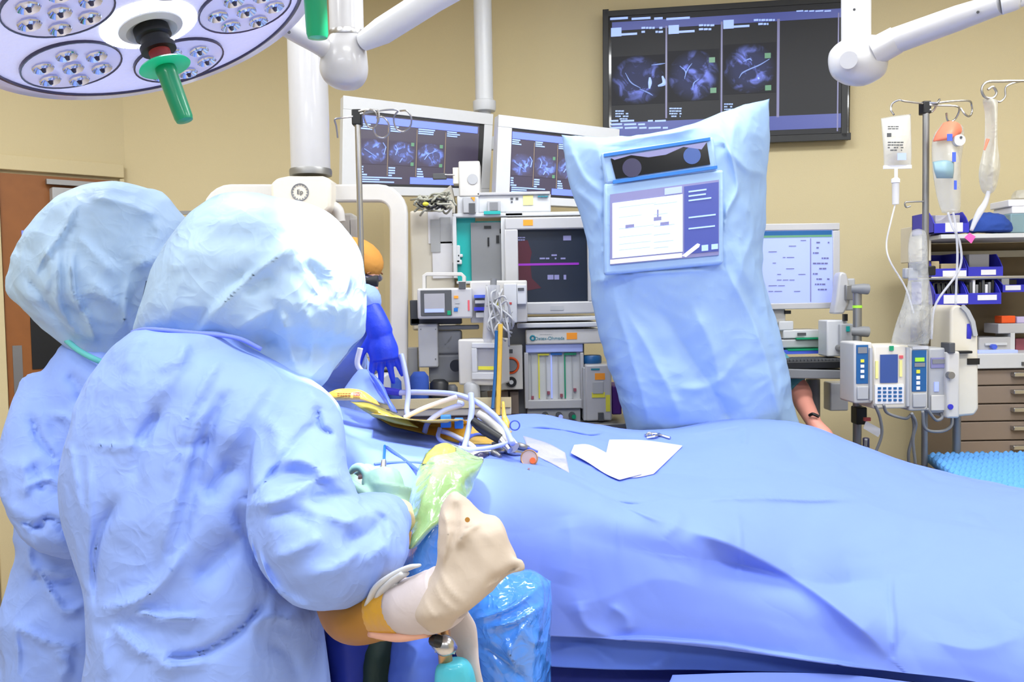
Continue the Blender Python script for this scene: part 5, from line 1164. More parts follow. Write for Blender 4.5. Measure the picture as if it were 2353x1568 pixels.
hang('front_drape_tail', [[(1545,1552,2.03),(1750,1546,2.03),(1950,1552,2.02),(2150,1575,1.96)],[(1520,1620,2.0),(1750,1620,2.0),(1950,1630,1.99),(2200,1660,1.93)],[(1500,1760,2.0),(1750,1760,2.0),(1980,1780,1.99),(2250,1800,1.93)]],
     80, 40, 'drape', None, 'pale blue drape corner peeking out below the navy-shadowed skirt at the frame bottom')
tb = thing('operating_table', 'operating table hidden beneath the surgical drapes', 'operating table', (.3, 2.5, 0))
part(tb, 'table_top', MB().box((-.45,2.3,.80), (1.5,2.75,.86)), 'greydark', bevel=.02); part(tb, 'pedestal', MB().box((.1,2.4,.12), (.5,2.65,.8)), 'steel_dull', bevel=.02); part(tb, 'base', MB().box((-.2,2.3,0), (.9,2.75,.12)), 'grey', bevel=.02)

# paper on the drape
def on_sheet(name, outline, mt, label, cat, n=18, lift=.012, th=.0025, wr=None):
    """a sheet laid on the drape: outline given as two pixel edges, rails of equal length"""
    a, b = outline; A = catmull([p+(0,) for p in a], n); B = catmull([p+(0,) for p in b], n); m = 14; vs = []
    for j in range(m):
        for i in range(n):
            q = A[i]*(1-j/(m-1)) + B[i]*j/(m-1); vs.append(tuple(onD(q[0], q[1], lift)))
    mb = MB().add(vs, [(j*n+i, j*n+i+1, (j+1)*n+i+1, (j+1)*n+i) for j in range(m-1) for i in range(n-1)])
    o = link(name, mesh_of(mb, name), mt, None, 'all'); s = o.modifiers.new('t', 'SOLIDIFY'); s.thickness = th
    sm = o.modifiers.new('s','SMOOTH'); sm.iterations = 4
    return tag(o, label, cat) if label else o
on_sheet('paper_sheet', [[(1398,1009),(1480,1010),(1573,1023)],[(1385,1070),(1445,1098),(1502,1090)]], 'paper', 'white paper sheet lying flat on the blue drape in front of the draped console', 'paper', lift=.02)
on_sheet('folded_paper', [[(1318,1022),(1358,1022),(1420,1055),(1480,1090)],[(1310,1040),(1350,1062),(1390,1088),(1424,1103)]], 'paper', 'narrow folded white paper strip overlapping the flat sheet on the drape', 'paper', lift=.034)
on_sheet('tube_pouch', [[(1200,1000),(1260,1018),(1300,1040)],[(1215,1040),(1262,1062),(1310,1088)]], 'bag_foggy', 'milky plastic strip lying in the drape fold beside the clear round dial', 'plastic strip', lift=.015)
cl_ = thing('towel_clamp', 'small steel towel clamp on the far edge of the drape', 'clamp', onD(1500, 1000))
mb = MB(); mb.tube([onD(1482,1001,.02), onD(1500,997,.03), onD(1520,1001,.02), onD(1540,1007,.02)], .005, 8, 16); mb.tube([onD(1486,1007,.015), onD(1505,1003,.03), onD(1515,998,.03)], .005, 8, 12); part(cl_, 'jaws', mb, 'steel')
part(cl_, 'finger_ring', Fr(1492,1000,onD(1492,1000).y-.03).ring(MB(), 1492, 1000, 6, 1.6, 0, 16), 'steel')

# ------------------------------------------------------------------ people
def bone(parts, pts, r, seg=14): parts.tube([Vector(p) for p in pts], r, seg, 6*len(pts))
def hand(mb, wrist, dr, pn, size=.185, curl=.5, spread=.25, side=1):
    """palm and five fingers; dr: way the fingers point, pn: normal out of the back of the hand"""
    w = Vector(wrist); f = Vector(dr).normalized(); n = Vector(pn); n = (n-f*n.dot(f)).normalized(); s = f.cross(n)*side; L = size
    palm = w + f*L*.26
    mb.tube([w-f*.01, w+f*L*.12, w+f*L*.3, w+f*L*.47], [L*.15,L*.19,L*.235,L*.22], 16, 12, 1.0)
    for k, (o, ln) in enumerate(((-.17,.40),(-.06,.45),(.055,.43),(.165,.34))):
        b = w + f*L*.44 + s*L*o; d0 = (f + s*(o*spread*3)).normalized(); pts = [b-d0*L*.05, b]; cur = b; a = 0
        for q, sh in enumerate((.42,.32,.26)):
            a += curl*(.55 if q == 0 else .8); dd = (d0*math.cos(a) - n*math.sin(a)).normalized(); cur = cur + dd*ln*L*sh; pts.append(cur)
        mb.tube(pts, [L*.055,L*.058,L*.053,L*.048,L*.036], 10, 14)
    b = w + f*L*.12 - s*L*.17; d0 = (f*.75 - s*.6 - n*.25).normalized(); c1 = b+d0*L*.2; c2 = c1+(d0*.8+f*.3-n*curl*.6).normalized()*L*.16; c3 = c2+(d0*.4+f*.6-n*curl).normalized()*L*.12
    mb.tube([b-d0*L*.06,b,c1,c2,c3], [L*.07,L*.075,L*.062,L*.055,L*.04], 10, 14)
def head(mb, c, fw, up=(0,0,1), s=1.0):
    c = Vector(c); f = Vector(fw).normalized(); u = Vector(up); u = (u-f*u.dot(f)).normalized(); r = f.cross(u); R = Matrix((r, f, u)).transposed()
    mb.ell(c+u*.02*s, (.076*s,.098*s,.105*s), R); mb.ell(c+f*.025*s-u*.055*s, (.058*s,.068*s,.065*s), R)
    mb.tube([c+f*.085*s+u*.015*s, c+f*.108*s-u*.02*s, c+f*.095*s-u*.034*s], [.009*s,.014*s,.012*s], 10, 8)
    for q in (-1,1): mb.ell(c+r*.078*s*q-u*.005*s-f*.005*s, (.012*s,.02*s,.032*s), R); 
    mb.ell(c+f*.082*s-u*.062*s, (.026*s,.012*s,.010*s), R)
    return c, f, u, r
def face_parts(t, c, f, u, r, s=1.0, body=None):
    for q in (-1,1):
        e = c+f*.084*s+r*.031*s*q+u*.012*s; part(t, 'eye', MB().ell(e, (.012*s,.010*s,.010*s)), 'white'); part(t, 'iris', MB().ell(e+f*.009*s, (.005*s,.004*s,.005*s)), 'black')
        part(t, 'eyebrow', MB().tube([e+u*.018*s-r*.014*s+f*.004, e+u*.023*s+f*.006, e+u*.018*s+r*.014*s+f*.004], .003*s, 6, 8), 'wood')
    part(t, 'lips', MB().ell(c+f*.091*s-u*.062*s, (.022*s,.006*s,.006*s)), 'red')
def legs(mb, hip, foot_l, foot_r, fw):
    hip = Vector(hip); f = Vector(fw).normalized(); r = f.cross(Vector((0,0,1)))
    for q, ft in ((-1, Vector(foot_l)), (1, Vector(foot_r))):
        a = hip + r*.065*q; kn = (a+ft)/2 + f*.03 + Vector((0,0,.02)); mb.tube([a+Vector((0,0,.05)), a-Vector((0,0,.1)), kn, ft+Vector((0,0,.22)), ft+Vector((0,0,.09))], [.075,.07,.055,.045,.038], 12, 24)
        mb.tube([ft-f*.05+Vector((0,0,.05)), ft+f*.05+Vector((0,0,.045)), ft+f*.16+Vector((0,0,.03))], [.04,.042,.028], 12, 10)
def shoes(t, fl, fr_, fw):
    f = Vector(fw).normalized()
    for ft in (fl, fr_):
        ft = Vector(ft); part(t, 'shoe', MB().tube([ft-f*.085+Vector((0,0,.052)), ft-f*.03+Vector((0,0,.056)), ft+f*.07+Vector((0,0,.052)), ft+f*.19+Vector((0,0,.036))], [.035,.052,.05,.024], 16, 14), 'white', 'all')

# surgeon nearest the camera
fw1 = Vector((.35,.94,0)).normalized(); hc1 = P(610,630,1.86); base1 = Vector((P(470,1000,1.8).x, 1.8, 0))
s_1 = thing('person', 'hooded surgeon in blue gown nearest the camera, bending over the patient with back turned', 'person', base1)
mb = MB(); c,f_,u_,r_ = head(mb, hc1, (.5,.8,-.45)); neck = P(500,830,1.86)
mb.tube([hc1-f_*.03-u_*.08, neck+Vector((0,.02,0)), neck+Vector((-.02,.0,-.1))], [.05,.052,.06], 14, 10)
pel = Vector((base1.x,1.74,.95))
mb.tube([neck+Vector((0,.02,-.04)), P(470,960,1.82), P(470,1200,1.8), pel], [.07,.135,.13,.14], 18, 20)
bone(mb, [P(300,930,1.80), P(680,990,1.78)], [.07,.07])
RA = [P(680,990,1.78), P(735,1080,1.66), P(745,1262,1.52), P(812,1235,1.62), P(893,1180,1.78)]; bone(mb, RA, [.065,.05,.04,.034,.024])
LA = [P(280,930,1.82), P(330,1150,1.98), P(560,1180,2.02), P(760,1120,2.06)]; bone(mb, LA, [.06,.05,.042,.032])
hand(mb, P(760,1120,2.06), (.8,.3,-.2), (0,-.3,.9), .15, .6); hand(mb, P(893,1180,1.78), (-.22,.55,.62), (.7,-.6,.3), .155, .75, .2, 1)
fl, fr2 = Vector((base1.x-.14,1.76,0)), Vector((base1.x+.14,1.80,0)); legs(mb, pel, fl, fr2, fw1)
b_ = link('body', fuse(mb, 'body', .009, 2), 'skin', s_1, 'all'); face_parts(s_1, c, f_, u_, r_); shoes(s_1, fl, fr2, fw1)
gw = MB()
slices(gw, [(756,317,505,1.76,.05),(764,302,540,1.76,.085),(800,257,565,1.76,.115),(840,230,645,1.765,.14),(875,212,705,1.765,.155),(905,201,745,1.77,.165),(950,187,778,1.77,.175),(1050,160,792,1.78,.19),(1150,160,780,1.78,.195),(1250,189,745,1.78,.195),(1330,213,735,1.775,.195),(1400,220,738,1.77,.20),(1460,221,738,1.77,.205),(1568,213,752,1.77,.215),(1800,197,775,1.78,.23),(2150,182,790,1.78,.24),(2170,192,780,1.78,.22)], 90, 56, 2.25)
gw.tube([P(600,970,1.74), P(672,985,1.70), P(690,1080,1.62), P(700,1180,1.55), P(740,1275,1.50), P(812,1262,1.58), P(852,1225,1.68), P(890,1192,1.77)], [.08,.092,.092,.102,.094,.094,.082,.052], 28, 60)
gw.tube([P(280,930,1.84), P(330,1150,2.0), P(560,1180,2.04), P(745,1120,2.08)], [.10,.09,.075,.055], 20, 40)
wr1 = [([(545,1055),(505,1100),(465,1150)], -.022, 20), ([(545,1148),(600,1120),(690,1000),(740,965)], -.010, 10, 2), ([(546,1150),(556,1210),(600,1290),(660,1360),(745,1410)], -.030, 15, .5),
 ([(280,1130),(235,1210),(222,1300),(214,1400)], -.022, 17, 2), ([(300,1120),(330,1000),(370,940)], -.010, 12), ([(205,1045),(205,1200),(212,1370)], .010, 8), ([(500,900),(445,1010),(395,1180),(370,1320)], .014, 12), ([(540,880),(480,1000),(440,1150),(420,1300)], -.012, 14),
 ([(215,1400),(300,1385),(380,1330),(440,1240)], .022, 17, 2), ([(440,1345),(500,1280),(560,1230)], -.022, 24), ([(300,1405),(380,1418),(470,1422)], .018, 8, 2), ([(250,1425),(330,1500),(400,1515)], .014, 10, 2), ([(300,1520),(450,1500),(560,1440),(610,1370)], -.020, 12, 2), ([(340,1525),(400,1528),(480,1515)], .016, 8),
 ([(200,1020),(260,1026),(320,1020)], .008, 6, 2), ([(370,930),(330,985),(310,1020)], -.012, 12), ([(400,1060),(440,1030),(500,1010)], -.008, 8), ([(385,1110),(400,1050),(460,1045)], .008, 8),
 ([(520,815),(470,890),(425,970),(400,1050)], .012, 8), ([(431,782),(412,822),(363,852)], .010, 9), ([(330,770),(300,800),(280,860)], .01, 14), ([(420,790),(400,860),(330,930)], .010, 14), ([(640,840),(560,960),(520,1040)], .012, 22), ([(730,930),(735,980),(770,1000)], -.016, 9, 2), ([(700,870),(730,920),(790,930)], .012, 10),
 ([(560,1160),(650,1150),(730,1100),(800,1090)], .016, 13, 2), ([(600,1100),(680,1090),(760,1120)], -.018, 18), ([(700,1150),(780,1140),(850,1150)], -.020, 16), ([(640,1060),(700,1060),(760,1100)], .012, 12),
 ([(610,1290),(690,1260),(740,1230)], .012, 12), ([(700,1330),(780,1300),(830,1260)], .014, 14), ([(780,1240),(840,1230),(900,1180)], -.016, 14), ([(880,1150),(910,1220),(925,1270)], -.012, 8), ([(850,1160),(880,1230),(890,1300)], .012, 9), ([(600,1190),(680,1180),(720,1210)], -.012, 14), ([(740,1180),(800,1200),(850,1180)], .012, 10), ([(830,1300),(870,1260),(900,1230)], .01, 9), ([(870,1170),(885,1210),(880,1260)], -.014, 7),
 ([(610,1480),(660,1500),(690,1568)], -.010, 14), ([(560,1450),(620,1420),(700,1430)], .010, 10), ([(380,1560),(390,1530),(360,1500)], .01, 10), ([(250,1440),(240,1500),(250,1568)], .012, 14), ([(160,1000),(170,1100),(190,1200)], .01, 8), ([(590,950),(640,1000),(630,1060)], .008, 12)]
go1 = link('gown', fuse(gw, 'gown', .0085, 2, [(w_[0], w_[1]*1.55, w_[2]*1.15)+tuple(w_[3:]) for w_ in wr1], (.010, 6, 1, (1,1,.6))), 'gown', s_1, 'all')
mb = MB(); ring = [P(x,y,D) for x,y,D in ((304,764,1.755),(340,757,1.71),(430,764,1.69),(540,776,1.70),(600,803,1.72))]; mb.tube(ring, [.0045]*5, 8, 30); part(go1, 'collar', mb, 'collar', 'all')
mb = MB()
slices(mb, [(447,545,585,1.82,.03),(455,502,648,1.82,.07),(480,465,738,1.82,.11),(510,435,778,1.82,.135),(560,396,816,1.83,.155),(600,374,830,1.83,.165),(650,352,839,1.84,.165),(700,334,842,1.85,.165),(745,318,843,1.87,.155),(772,325,838,1.89,.14),(800,400,804,1.90,.125),(830,520,782,1.88,.11),(850,620,765,1.86,.09),(872,672,752,1.85,.07),(888,700,736,1.85,.05),(896,712,728,1.85,.025)], 80, 60, 2.2)
wrh = [([(445,765),(510,700),(575,640),(640,585),(700,545)], .022, 15, 1.4), ([(520,770),(600,725),(660,705)], .016, 14, 1.3), ([(655,690),(620,740),(590,790)], -.026, 20), ([(648,705),(665,780),(690,860)], .018, 15, 1.4), ([(640,780),(600,800)], -.02, 18), ([(600,600),(500,690),(420,770)], -.012, 22),
 ([(430,620),(400,690),(385,760)], .012, 14), ([(600,470),(480,540),(390,650)], .008, 30), ([(700,590),(740,660),(720,700)], -.014, 18), ([(740,540),(770,640),(768,760),(745,850)], .010, 18), ([(800,600),(800,700),(790,800)], .010, 12), ([(560,690),(600,650),(640,640)], -.012, 18), ([(700,700),(720,780),(715,860)], .012, 13), ([(470,500),(560,520),(660,500)], .006, 26), ([(385,615),(430,620)], .008, 10)]
link('hood', fuse(mb, 'hood', .0065, 2, wrh, (.008, 6, 4)), 'hood', s_1, 'all')
part(s_1, 'face_visor', bag(MB(), [[(760,800,1.93),(790,790,1.94),(836,772,1.92)],[(745,830,1.90),(775,835,1.95),(812,800,1.92)],[(728,880,1.86),(745,870,1.88),(775,845,1.90)]], .004, 16, 16), 'visor', 'all')
mb = MB(); hand(mb, P(893,1180,1.78), (-.22,.55,.62), (.7,-.6,.3), .19, .75, .2, 1); mb.tube([P(900,1195,1.76), P(893,1180,1.78), P(893,1150,1.80), P(898,1115,1.81)], [.048,.046,.044,.046], 20, 14)
link('right_glove', fuse(mb, 'glove', .004, 2), 'glove_green', s_1, 'all')
gloved_left = MB(); hand(gloved_left, P(760,1120,2.06), (.8,.3,-.2), (0,-.3,.9), .18, .6); gloved_left.tube([P(735,1122,2.04), P(765,1120,2.06)], [.044,.040], 18, 8); link('left_glove', fuse(gloved_left, 'glove', .004, 2), 'glove_green', s_1, 'all')
part(s_1, 'cuff', MB().tube([P(896,1205,1.755), P(893,1182,1.775), P(892,1172,1.782)], [.052,.0505,.049], 24, 8), 'cuff', 'all')

# second surgeon
base2 = Vector((P(180,1000,2.22).x, 2.22, 0)); hc2 = P(255,620,2.22)
s_2 = thing('person', 'second hooded surgeon standing behind, by the wooden door', 'person', base2)
mb = MB(); c,f_,u_,r_ = head(mb, hc2, (.75,.3,-.45)); neck = P(215,800,2.22)
mb.tube([hc2-f_*.03-u_*.08, neck, neck+Vector((0,0,-.12))], [.06,.065,.08], 14, 10); pel = Vector((base2.x,2.2,.95))
mb.tube([neck+Vector((0,0,-.06)), P(190,950,2.22), P(180,1200,2.22), pel], [.08,.15,.13,.14], 18, 20)
L2a = [P(110,930,2.2), P(95,1130,2.08), P(180,1240,2.10), P(330,1220,2.3)]; bone(mb, L2a, [.06,.05,.042,.032]); R2a = [P(290,930,2.25), P(380,1130,2.35), P(560,1130,2.4)]; bone(mb, R2a, [.06,.05,.035])
hand(mb, P(330,1220,2.3), (.9,.3,0), (0,0,1), .17, .5); hand(mb, P(560,1130,2.4), (.9,-.1,0), (0,0,1), .17, .5)
fl, fr2 = Vector((base2.x-.08,2.10,0)), Vector((base2.x+.05,2.34,0)); legs(mb, pel, fl, fr2, (1,.2,0))
link('body', fuse(mb, 'body', .010, 2), 'skin', s_2, 'all'); face_parts(s_2, c, f_, u_, r_); shoes(s_2, fl, fr2, (1,.2,0))
gw = MB()
slices(gw, [(778,168,270,2.2,.05),(800,150,300,2.2,.10),(850,116,340,2.2,.14),(900,88,360,2.2,.16),(1000,52,370,2.2,.18),(1100,44,370,2.2,.18),(1190,58,360,2.2,.17),(1260,62,350,2.2,.17),(1330,46,350,2.2,.18),(1400,33,355,2.2,.20),(1568,32,370,2.2,.21),(1800,23,380,2.2,.23),(2040,13,390,2.2,.24),(2060,23,380,2.2,.22)], 80, 50, 2.25)
gw.tube([P(130,900,2.16), P(95,1000,2.08), P(90,1110,2.03), P(120,1185,2.0), P(190,1215,2.02), P(300,1215,2.15)], [.09,.088,.082,.078,.07,.06], 24, 40)
gw.tube([P(290,930,2.27), P(380,1130,2.37), P(545,1130,2.42)], [.10,.08,.055], 20, 30)
wr2 = [([(72,950),(90,1010),(130,1060)], -.016, 10, 2), ([(30,1195),(90,1210),(100,1215)], -.02, 8, 2), ([(60,1230),(120,1190),(180,1260)], -.018, 9, 2), ([(60,1300),(100,1330),(150,1405),(200,1380)], .018, 10, 2), ([(70,1230),(72,1290),(95,1310),(180,1330)], .014, 9), ([(20,1430),(100,1470),(190,1495)], .014, 10, 2), ([(40,1430),(42,1568)], .01, 8, 3), ([(70,1320),(120,1350),(190,1335)], -.016, 12), ([(110,950),(150,960),(170,980)], .012, 8), ([(50,1050),(60,1100),(55,1150)], .012, 7), ([(70,1060),(90,1100),(100,1130)], -.012, 7), ([(60,1120),(110,1100),(150,1130)], .014, 8), ([(150,860),(180,890),(190,940)], -.014, 12), ([(120,1500),(160,1530),(130,1568)], .012, 9), ([(150,1100),(180,1140),(170,1190)], .012, 9)]
link('gown', fuse(gw, 'gown', .009, 2, [(w_[0], w_[1]*1.5)+tuple(w_[2:]) for w_ in wr2], (.011, 7, 11)), 'gown', s_2, 'all')
mb = MB()
slices(mb, [(422,248,292,2.2,.03),(432,206,345,2.2,.09),(450,171,376,2.2,.13),(480,131,400,2.2,.155),(510,104,422,2.2,.17),(560,68,430,2.2,.185),(610,52,425,2.2,.19),(650,45,410,2.2,.19),(680,48,395,2.2,.185),(710,74,380,2.2,.17),(740,101,360,2.2,.15),(770,134,340,2.2,.125),(800,176,320,2.2,.10),(832,231,300,2.2,.07),(845,246,290,2.2,.05)], 70, 54, 2.2)
wrh2 = [([(180,460),(150,520),(110,580),(80,640)], .016, 9, 2), ([(130,560),(135,640),(145,720),(200,800)], .018, 10, 2), ([(160,560),(165,650),(200,740),(225,800)], .020, 10, 2), ([(50,630),(90,670),(150,750),(190,800)], -.016, 12, 2), ([(190,640),(240,670),(280,720),(300,780)], .012, 14), ([(200,450),(290,470),(380,500)], .014, 12), ([(165,530),(220,590),(270,640)], .010, 12), ([(310,620),(350,600),(390,570)], .014, 12), ([(370,500),(360,560),(310,620)], .012, 14), ([(100,560),(120,620),(100,680)], .014, 8), ([(300,640),(290,700),(280,760)], .012, 9, 2), ([(190,670),(230,680),(270,700)], .01, 8), ([(150,700),(180,720),(210,700)], -.01, 10)]
link('hood', fuse(mb, 'hood', .008, 1, [(w_[0], w_[1]*1.4)+tuple(w_[2:]) for w_ in wrh2], (.010, 7, 14)), 'hood', s_2, 'all')
part(s_2, 'neck_trim', MB().tube([P(152,782,2.10), P(180,805,2.06), P(210,822,2.045), P(238,834,2.05)], .007, 8, 20), 'seam', 'all', label='green hood trim'); 
part(s_2, 'face_visor', bag(MB(), [[(335,646,2.08),(350,642,2.05),(372,640,2.08)],[(328,680,2.08),(345,680,2.05),(366,680,2.08)],[(324,715,2.10),(338,720,2.07),(356,720,2.10)]], .006, 12, 12), 'lens_dark', 'all')
def gloved(t, pts, w, dr, pn, col, sz, curl, name, spread=.25, side=1, rad=(.045,.04,.032)):
    mb = MB(); mb.tube(pts, list(rad), 20, 16); hand(mb, w, dr, pn, sz, curl, spread, side); link(name, fuse(mb, name, .0042, 2), col, t, 'all')
# third person, masked, with blue gloves
base3 = Vector((P(770,900,3.0).x, 3.0, 0)); hc3 = P(812,630,3.1)
s_3 = thing('person', 'masked person in tan cap reaching out with a bright blue glove', 'person', base3)
mb = MB(); c,f_,u_,r_ = head(mb, hc3, (.85,-.45,-.35)); neck = P(765,730,3.08)
mb.tube([hc3-f_*.03-u_*.06, neck, neck+Vector((0,0,-.1))], [.055,.06,.08], 14, 10); pel = Vector((base3.x-.05,3.05,.92)); sh3 = P(745,860,3.05)
mb.tube([neck+Vector((0,0,-.08)), sh3, pel+Vector((0,0,.2)), pel], [.08,.13,.13,.14], 16, 20)
hw = P(866,755,2.62); A3 = [P(780,840,2.95), P(790,790,2.72), P(838,690,2.66), hw]; bone(mb, A3, [.05,.04,.024,.018]); bone(mb, [P(700,860,3.0), P(690,1000,2.8), P(760,1010,2.65)], [.06,.045,.03]); hand(mb, P(874,758,2.62), (.12,-.02,-1), (.25,-.95,.1), .120, .12, .8, -1); hand(mb, P(760,1010,2.65), (1,-.2,-.2), (0,0,1), .17, .5)
fl, fr2 = Vector((base3.x-.12,3.02,0)), Vector((base3.x+.08,3.12,0)); legs(mb, pel, fl, fr2, (.5,-.8,0))
link('body', fuse(mb, 'body', .010, 2), 'skin', s_3, 'all'); face_parts(s_3, c, f_, u_, r_); shoes(s_3, fl, fr2, (.5,-.8,0))
gw = MB(); gw.tube([neck+Vector((0,0,-.05)), P(750,850,3.05), pel+Vector((0,0,.1)), pel+Vector((0,0,-.3)), pel+Vector((0,0,-.6))], [.08,.16,.17,.19,.2], 24, 40); gw.tube(A3[:3]+[P(848,712,2.65)], [.09,.075,.05,.044], 18, 20); gw.tube([P(700,860,3.0), P(690,1000,2.8), P(740,1010,2.68)], [.09,.07,.045], 16, 20)
link('gown', fuse(gw, 'gown', .012, 3, None, (.01, 7, 21)), 'gown', s_3, 'all')
R3 = Matrix((r_, f_, u_)).transposed()
cp = MB(); cp.ell(hc3+u_*.05-f_*.010, (.092,.110,.078), R3); part(s_3, 'cap', cp, 'cap', 'all', label='tan cloth cap')
part(s_3, 'mask', MB().ell(hc3+f_*.045-u_*.045, (.066,.066,.055), R3), 'mask_blue', 'all', label='blue face mask')
part(s_3, 'goggles', MB().ell(hc3+f_*.055+u_*.012, (.074,.05,.022), R3), 'lens_dark', 'all', label='dark safety goggles')
gloved(s_3, [P(840,690,2.66), P(852,716,2.64), P(868,750,2.62), P(874,768,2.62)], P(874,758,2.62), (.12,-.02,-1), (.25,-.95,.1), 'glove_blue', .195, .15, 'glove', .55, -1, (.028,.036,.038,.040))
# fourth person, right of the console
base4 = Vector((P(1650,900,3.45).x, 3.45, 0)); hc4 = P(1640,660,3.5)
s_4 = thing('person', 'seated person in teal scrubs with only a bare forearm showing past the draped console', 'person', base4)
mb = MB(); c,f_,u_,r_ = head(mb, hc4, (.3,-.9,-.3)); neck = P(1640,745,3.52)
mb.tube([hc4-f_*.03-u_*.06, neck, neck+Vector((0,0,-.1))], [.055,.06,.08], 14, 10); pel = Vector((base4.x,3.6,.9))
mb.tube([neck+Vector((0,0,-.08)), P(1650,850,3.55), pel+Vector((0,0,.1)), pel], [.08,.13,.13,.14], 16, 20)
A4 = [P(1740,800,3.5), P(1830,890,3.42), P(1846,925,3.36), P(1872,975,3.2)]; bone(mb, A4, [.055,.045,.038,.028]); hand(mb, P(1872,975,3.2), (.3,-.45,-.7), (.6,-.4,.6), .17, .35)
bone(mb, [P(1560,800,3.5), P(1520,950,3.4), P(1600,1000,3.3)], [.055,.04,.03]); fl, fr2 = Vector((base4.x-.12,3.5,0)), Vector((base4.x+.12,3.5,0)); legs(mb, pel, fl, fr2, (0,-1,0))
link('body', fuse(mb, 'body', .008, 2), 'skin_pink', s_4, 'all'); face_parts(s_4, c, f_, u_, r_); shoes(s_4, fl, fr2, (0,-1,0))
gw = MB(); gw.tube([neck+Vector((0,0,-.05)), P(1650,850,3.55), pel], [.09,.15,.16], 24, 30); gw.tube([P(1740,800,3.5), P(1800,862,3.45), P(1834,892,3.41)], [.075,.06,.052], 18, 20); gw.tube([P(1560,800,3.5), P(1540,880,3.45)], [.075,.06], 18)
for q in (-1,1): gw.tube([pel+Vector((.09*q,0,0)), pel+Vector((.1*q,-.03,-.45)), pel+Vector((.11*q,-.08,-.8))], [.11,.09,.075], 16, 20)
link('scrubs', fuse(gw, 'scrubs', .012, 3, None, (.01, 7, 25)), 'scrub', s_4, 'all')
part(s_4, 'cap', MB().ell(hc4+u_*.055-f_*.012, (.09,.108,.08), Matrix((r_, f_, u_)).transposed()), 'scrub', 'all')
part(s_4, 'bracelet', MB().tube([P(1860,955,3.2), P(1868,952,3.185), P(1882,958,3.18)], .006, 8, 12), 'black')

# ------------------------------------------------------------------ the patient
pt_ = thing('person', 'patient under the drape with one bandaged foot raised towards the camera', 'person', P(900,1380,1.7))
mb = MB()
kn = P(800,1400,1.62); an = P(1010,1390,1.42)
mb.tube([Vector((.25,2.6,.90)), Vector((-.1,2.45,.90)), P(820,1250,2.0), kn, P(900,1400,1.52), an], [.09,.085,.065,.056,.049,.034], 20, 50)
mb.tube([Vector((.1,2.65,.90)), Vector((.7,2.68,.92)), Vector((1.0,2.62,.90))], [.09,.10,.08], 20, 20); head(mb, (1.22,2.50,.86), (0,0,1), (1,0,0), .85); mb.tube([Vector((1.0,2.62,.9)), Vector((1.14,2.52,.86))], [.05,.05], 12)
mb.tube([Vector((.2,2.70,.90)), Vector((-.35,2.7,.90))], [.08,.05], 14)
mb.tube([an, P(1060,1330,1.415), P(1080,1260,1.41), P(1060,1200,1.415)], [.034,.03,.024,.015], 16, 20)
link('body', fuse(mb, 'body', .008, 2), 'betadine', pt_, 'all')
# foot wrapping: heel low right, toes up
gf = MB()
slices(gf, [(1133,1040,1052,1.42,.012),(1142,1030,1064,1.42,.022),(1160,1016,1086,1.42,.032),(1185,1008,1116,1.41,.038),(1194,1007,1146,1.41,.042),(1215,1006,1158,1.40,.046),(1250,1006,1172,1.40,.05),(1290,1004,1192,1.40,.055),(1310,1000,1172,1.40,.058),(1335,985,1148,1.40,.06),(1360,968,1128,1.40,.06),(1390,955,1088,1.40,.058),(1415,955,1056,1.41,.05),(1436,975,1038,1.41,.035),(1446,990,1020,1.41,.02)], 60, 40, 2.2)
gf.tube([P(1120,1300,1.40), P(1160,1300,1.38), P(1204,1300,1.37)], [.03,.018,.007], 12, 10)
wrf = [([(1020,1170),(1030,1230),(1012,1300)], .010, 9, 2), ([(1048,1150),(1052,1200),(1040,1260)], -.010, 10), ([(1045,1260),(1070,1225),(1110,1200)], .012, 10, 2), ([(990,1320),(1010,1370),(1050,1410)], .004, 9, 2), ([(1000,1300),(1025,1345),(1070,1390)], .005, 12, 2), ([(1195,1300),(1160,1320),(1120,1345)], -.012, 9, 2), ([(1150,1200),(1170,1250),(1185,1290)], .006, 7), ([(960,1350),(985,1400),(1020,1440)], .003, 8, 2)]
link('foot_bandage', fuse(gf, 'foot_bandage', .0045, 3, wrf, (.005, 12, 3)), 'bandage', pt_, 'all', label='thick beige bandage wrapped over the foot')
part(pt_, 'bandage_hole', MB().cyl(P(1074,1195,1.362), P(1074,1195,1.356), .004), 'betadine')
part(pt_, 'ankle_wrap', MB().tube([P(930,1395,1.49), P(965,1392,1.455), P(1005,1378,1.43), P(1030,1360,1.42)], [.048,.0505,.052,.048], 30, 20), 'wrap', 'all', label='pinkish elastic wrap round the ankle')
part(pt_, 'calf_film', MB().tube([P(848,1402,1.575), P(890,1402,1.53), P(940,1396,1.485)], [.055,.053,.0505], 30, 16), 'iodine', 'all', label='glossy yellow film round the calf')
mb = MB()
for pts in ([(846,1390),(868,1350),(905,1322),(940,1305),(962,1300)], [(868,1388),(880,1360),(905,1335),(930,1318)], [(885,1375),(895,1355),(912,1340)]):
    mb.tube([P(x,y,1.50-.02*i) for i,(x,y) in enumerate(pts)], [.009,.012,.012,.010,.006][:len(pts)] if len(pts)>3 else [.008,.010,.006], 8, 20, .5)
part(pt_, 'gauze_edge', mb, 'white', 'all', label='frayed white gauze edge')
part(pt_, 'sole_strip', MB().tube([P(855,1455,1.50), P(920,1462,1.46), P(985,1455,1.42)], [.012,.016,.012], 12, 12, .6), 'skin', 'all')

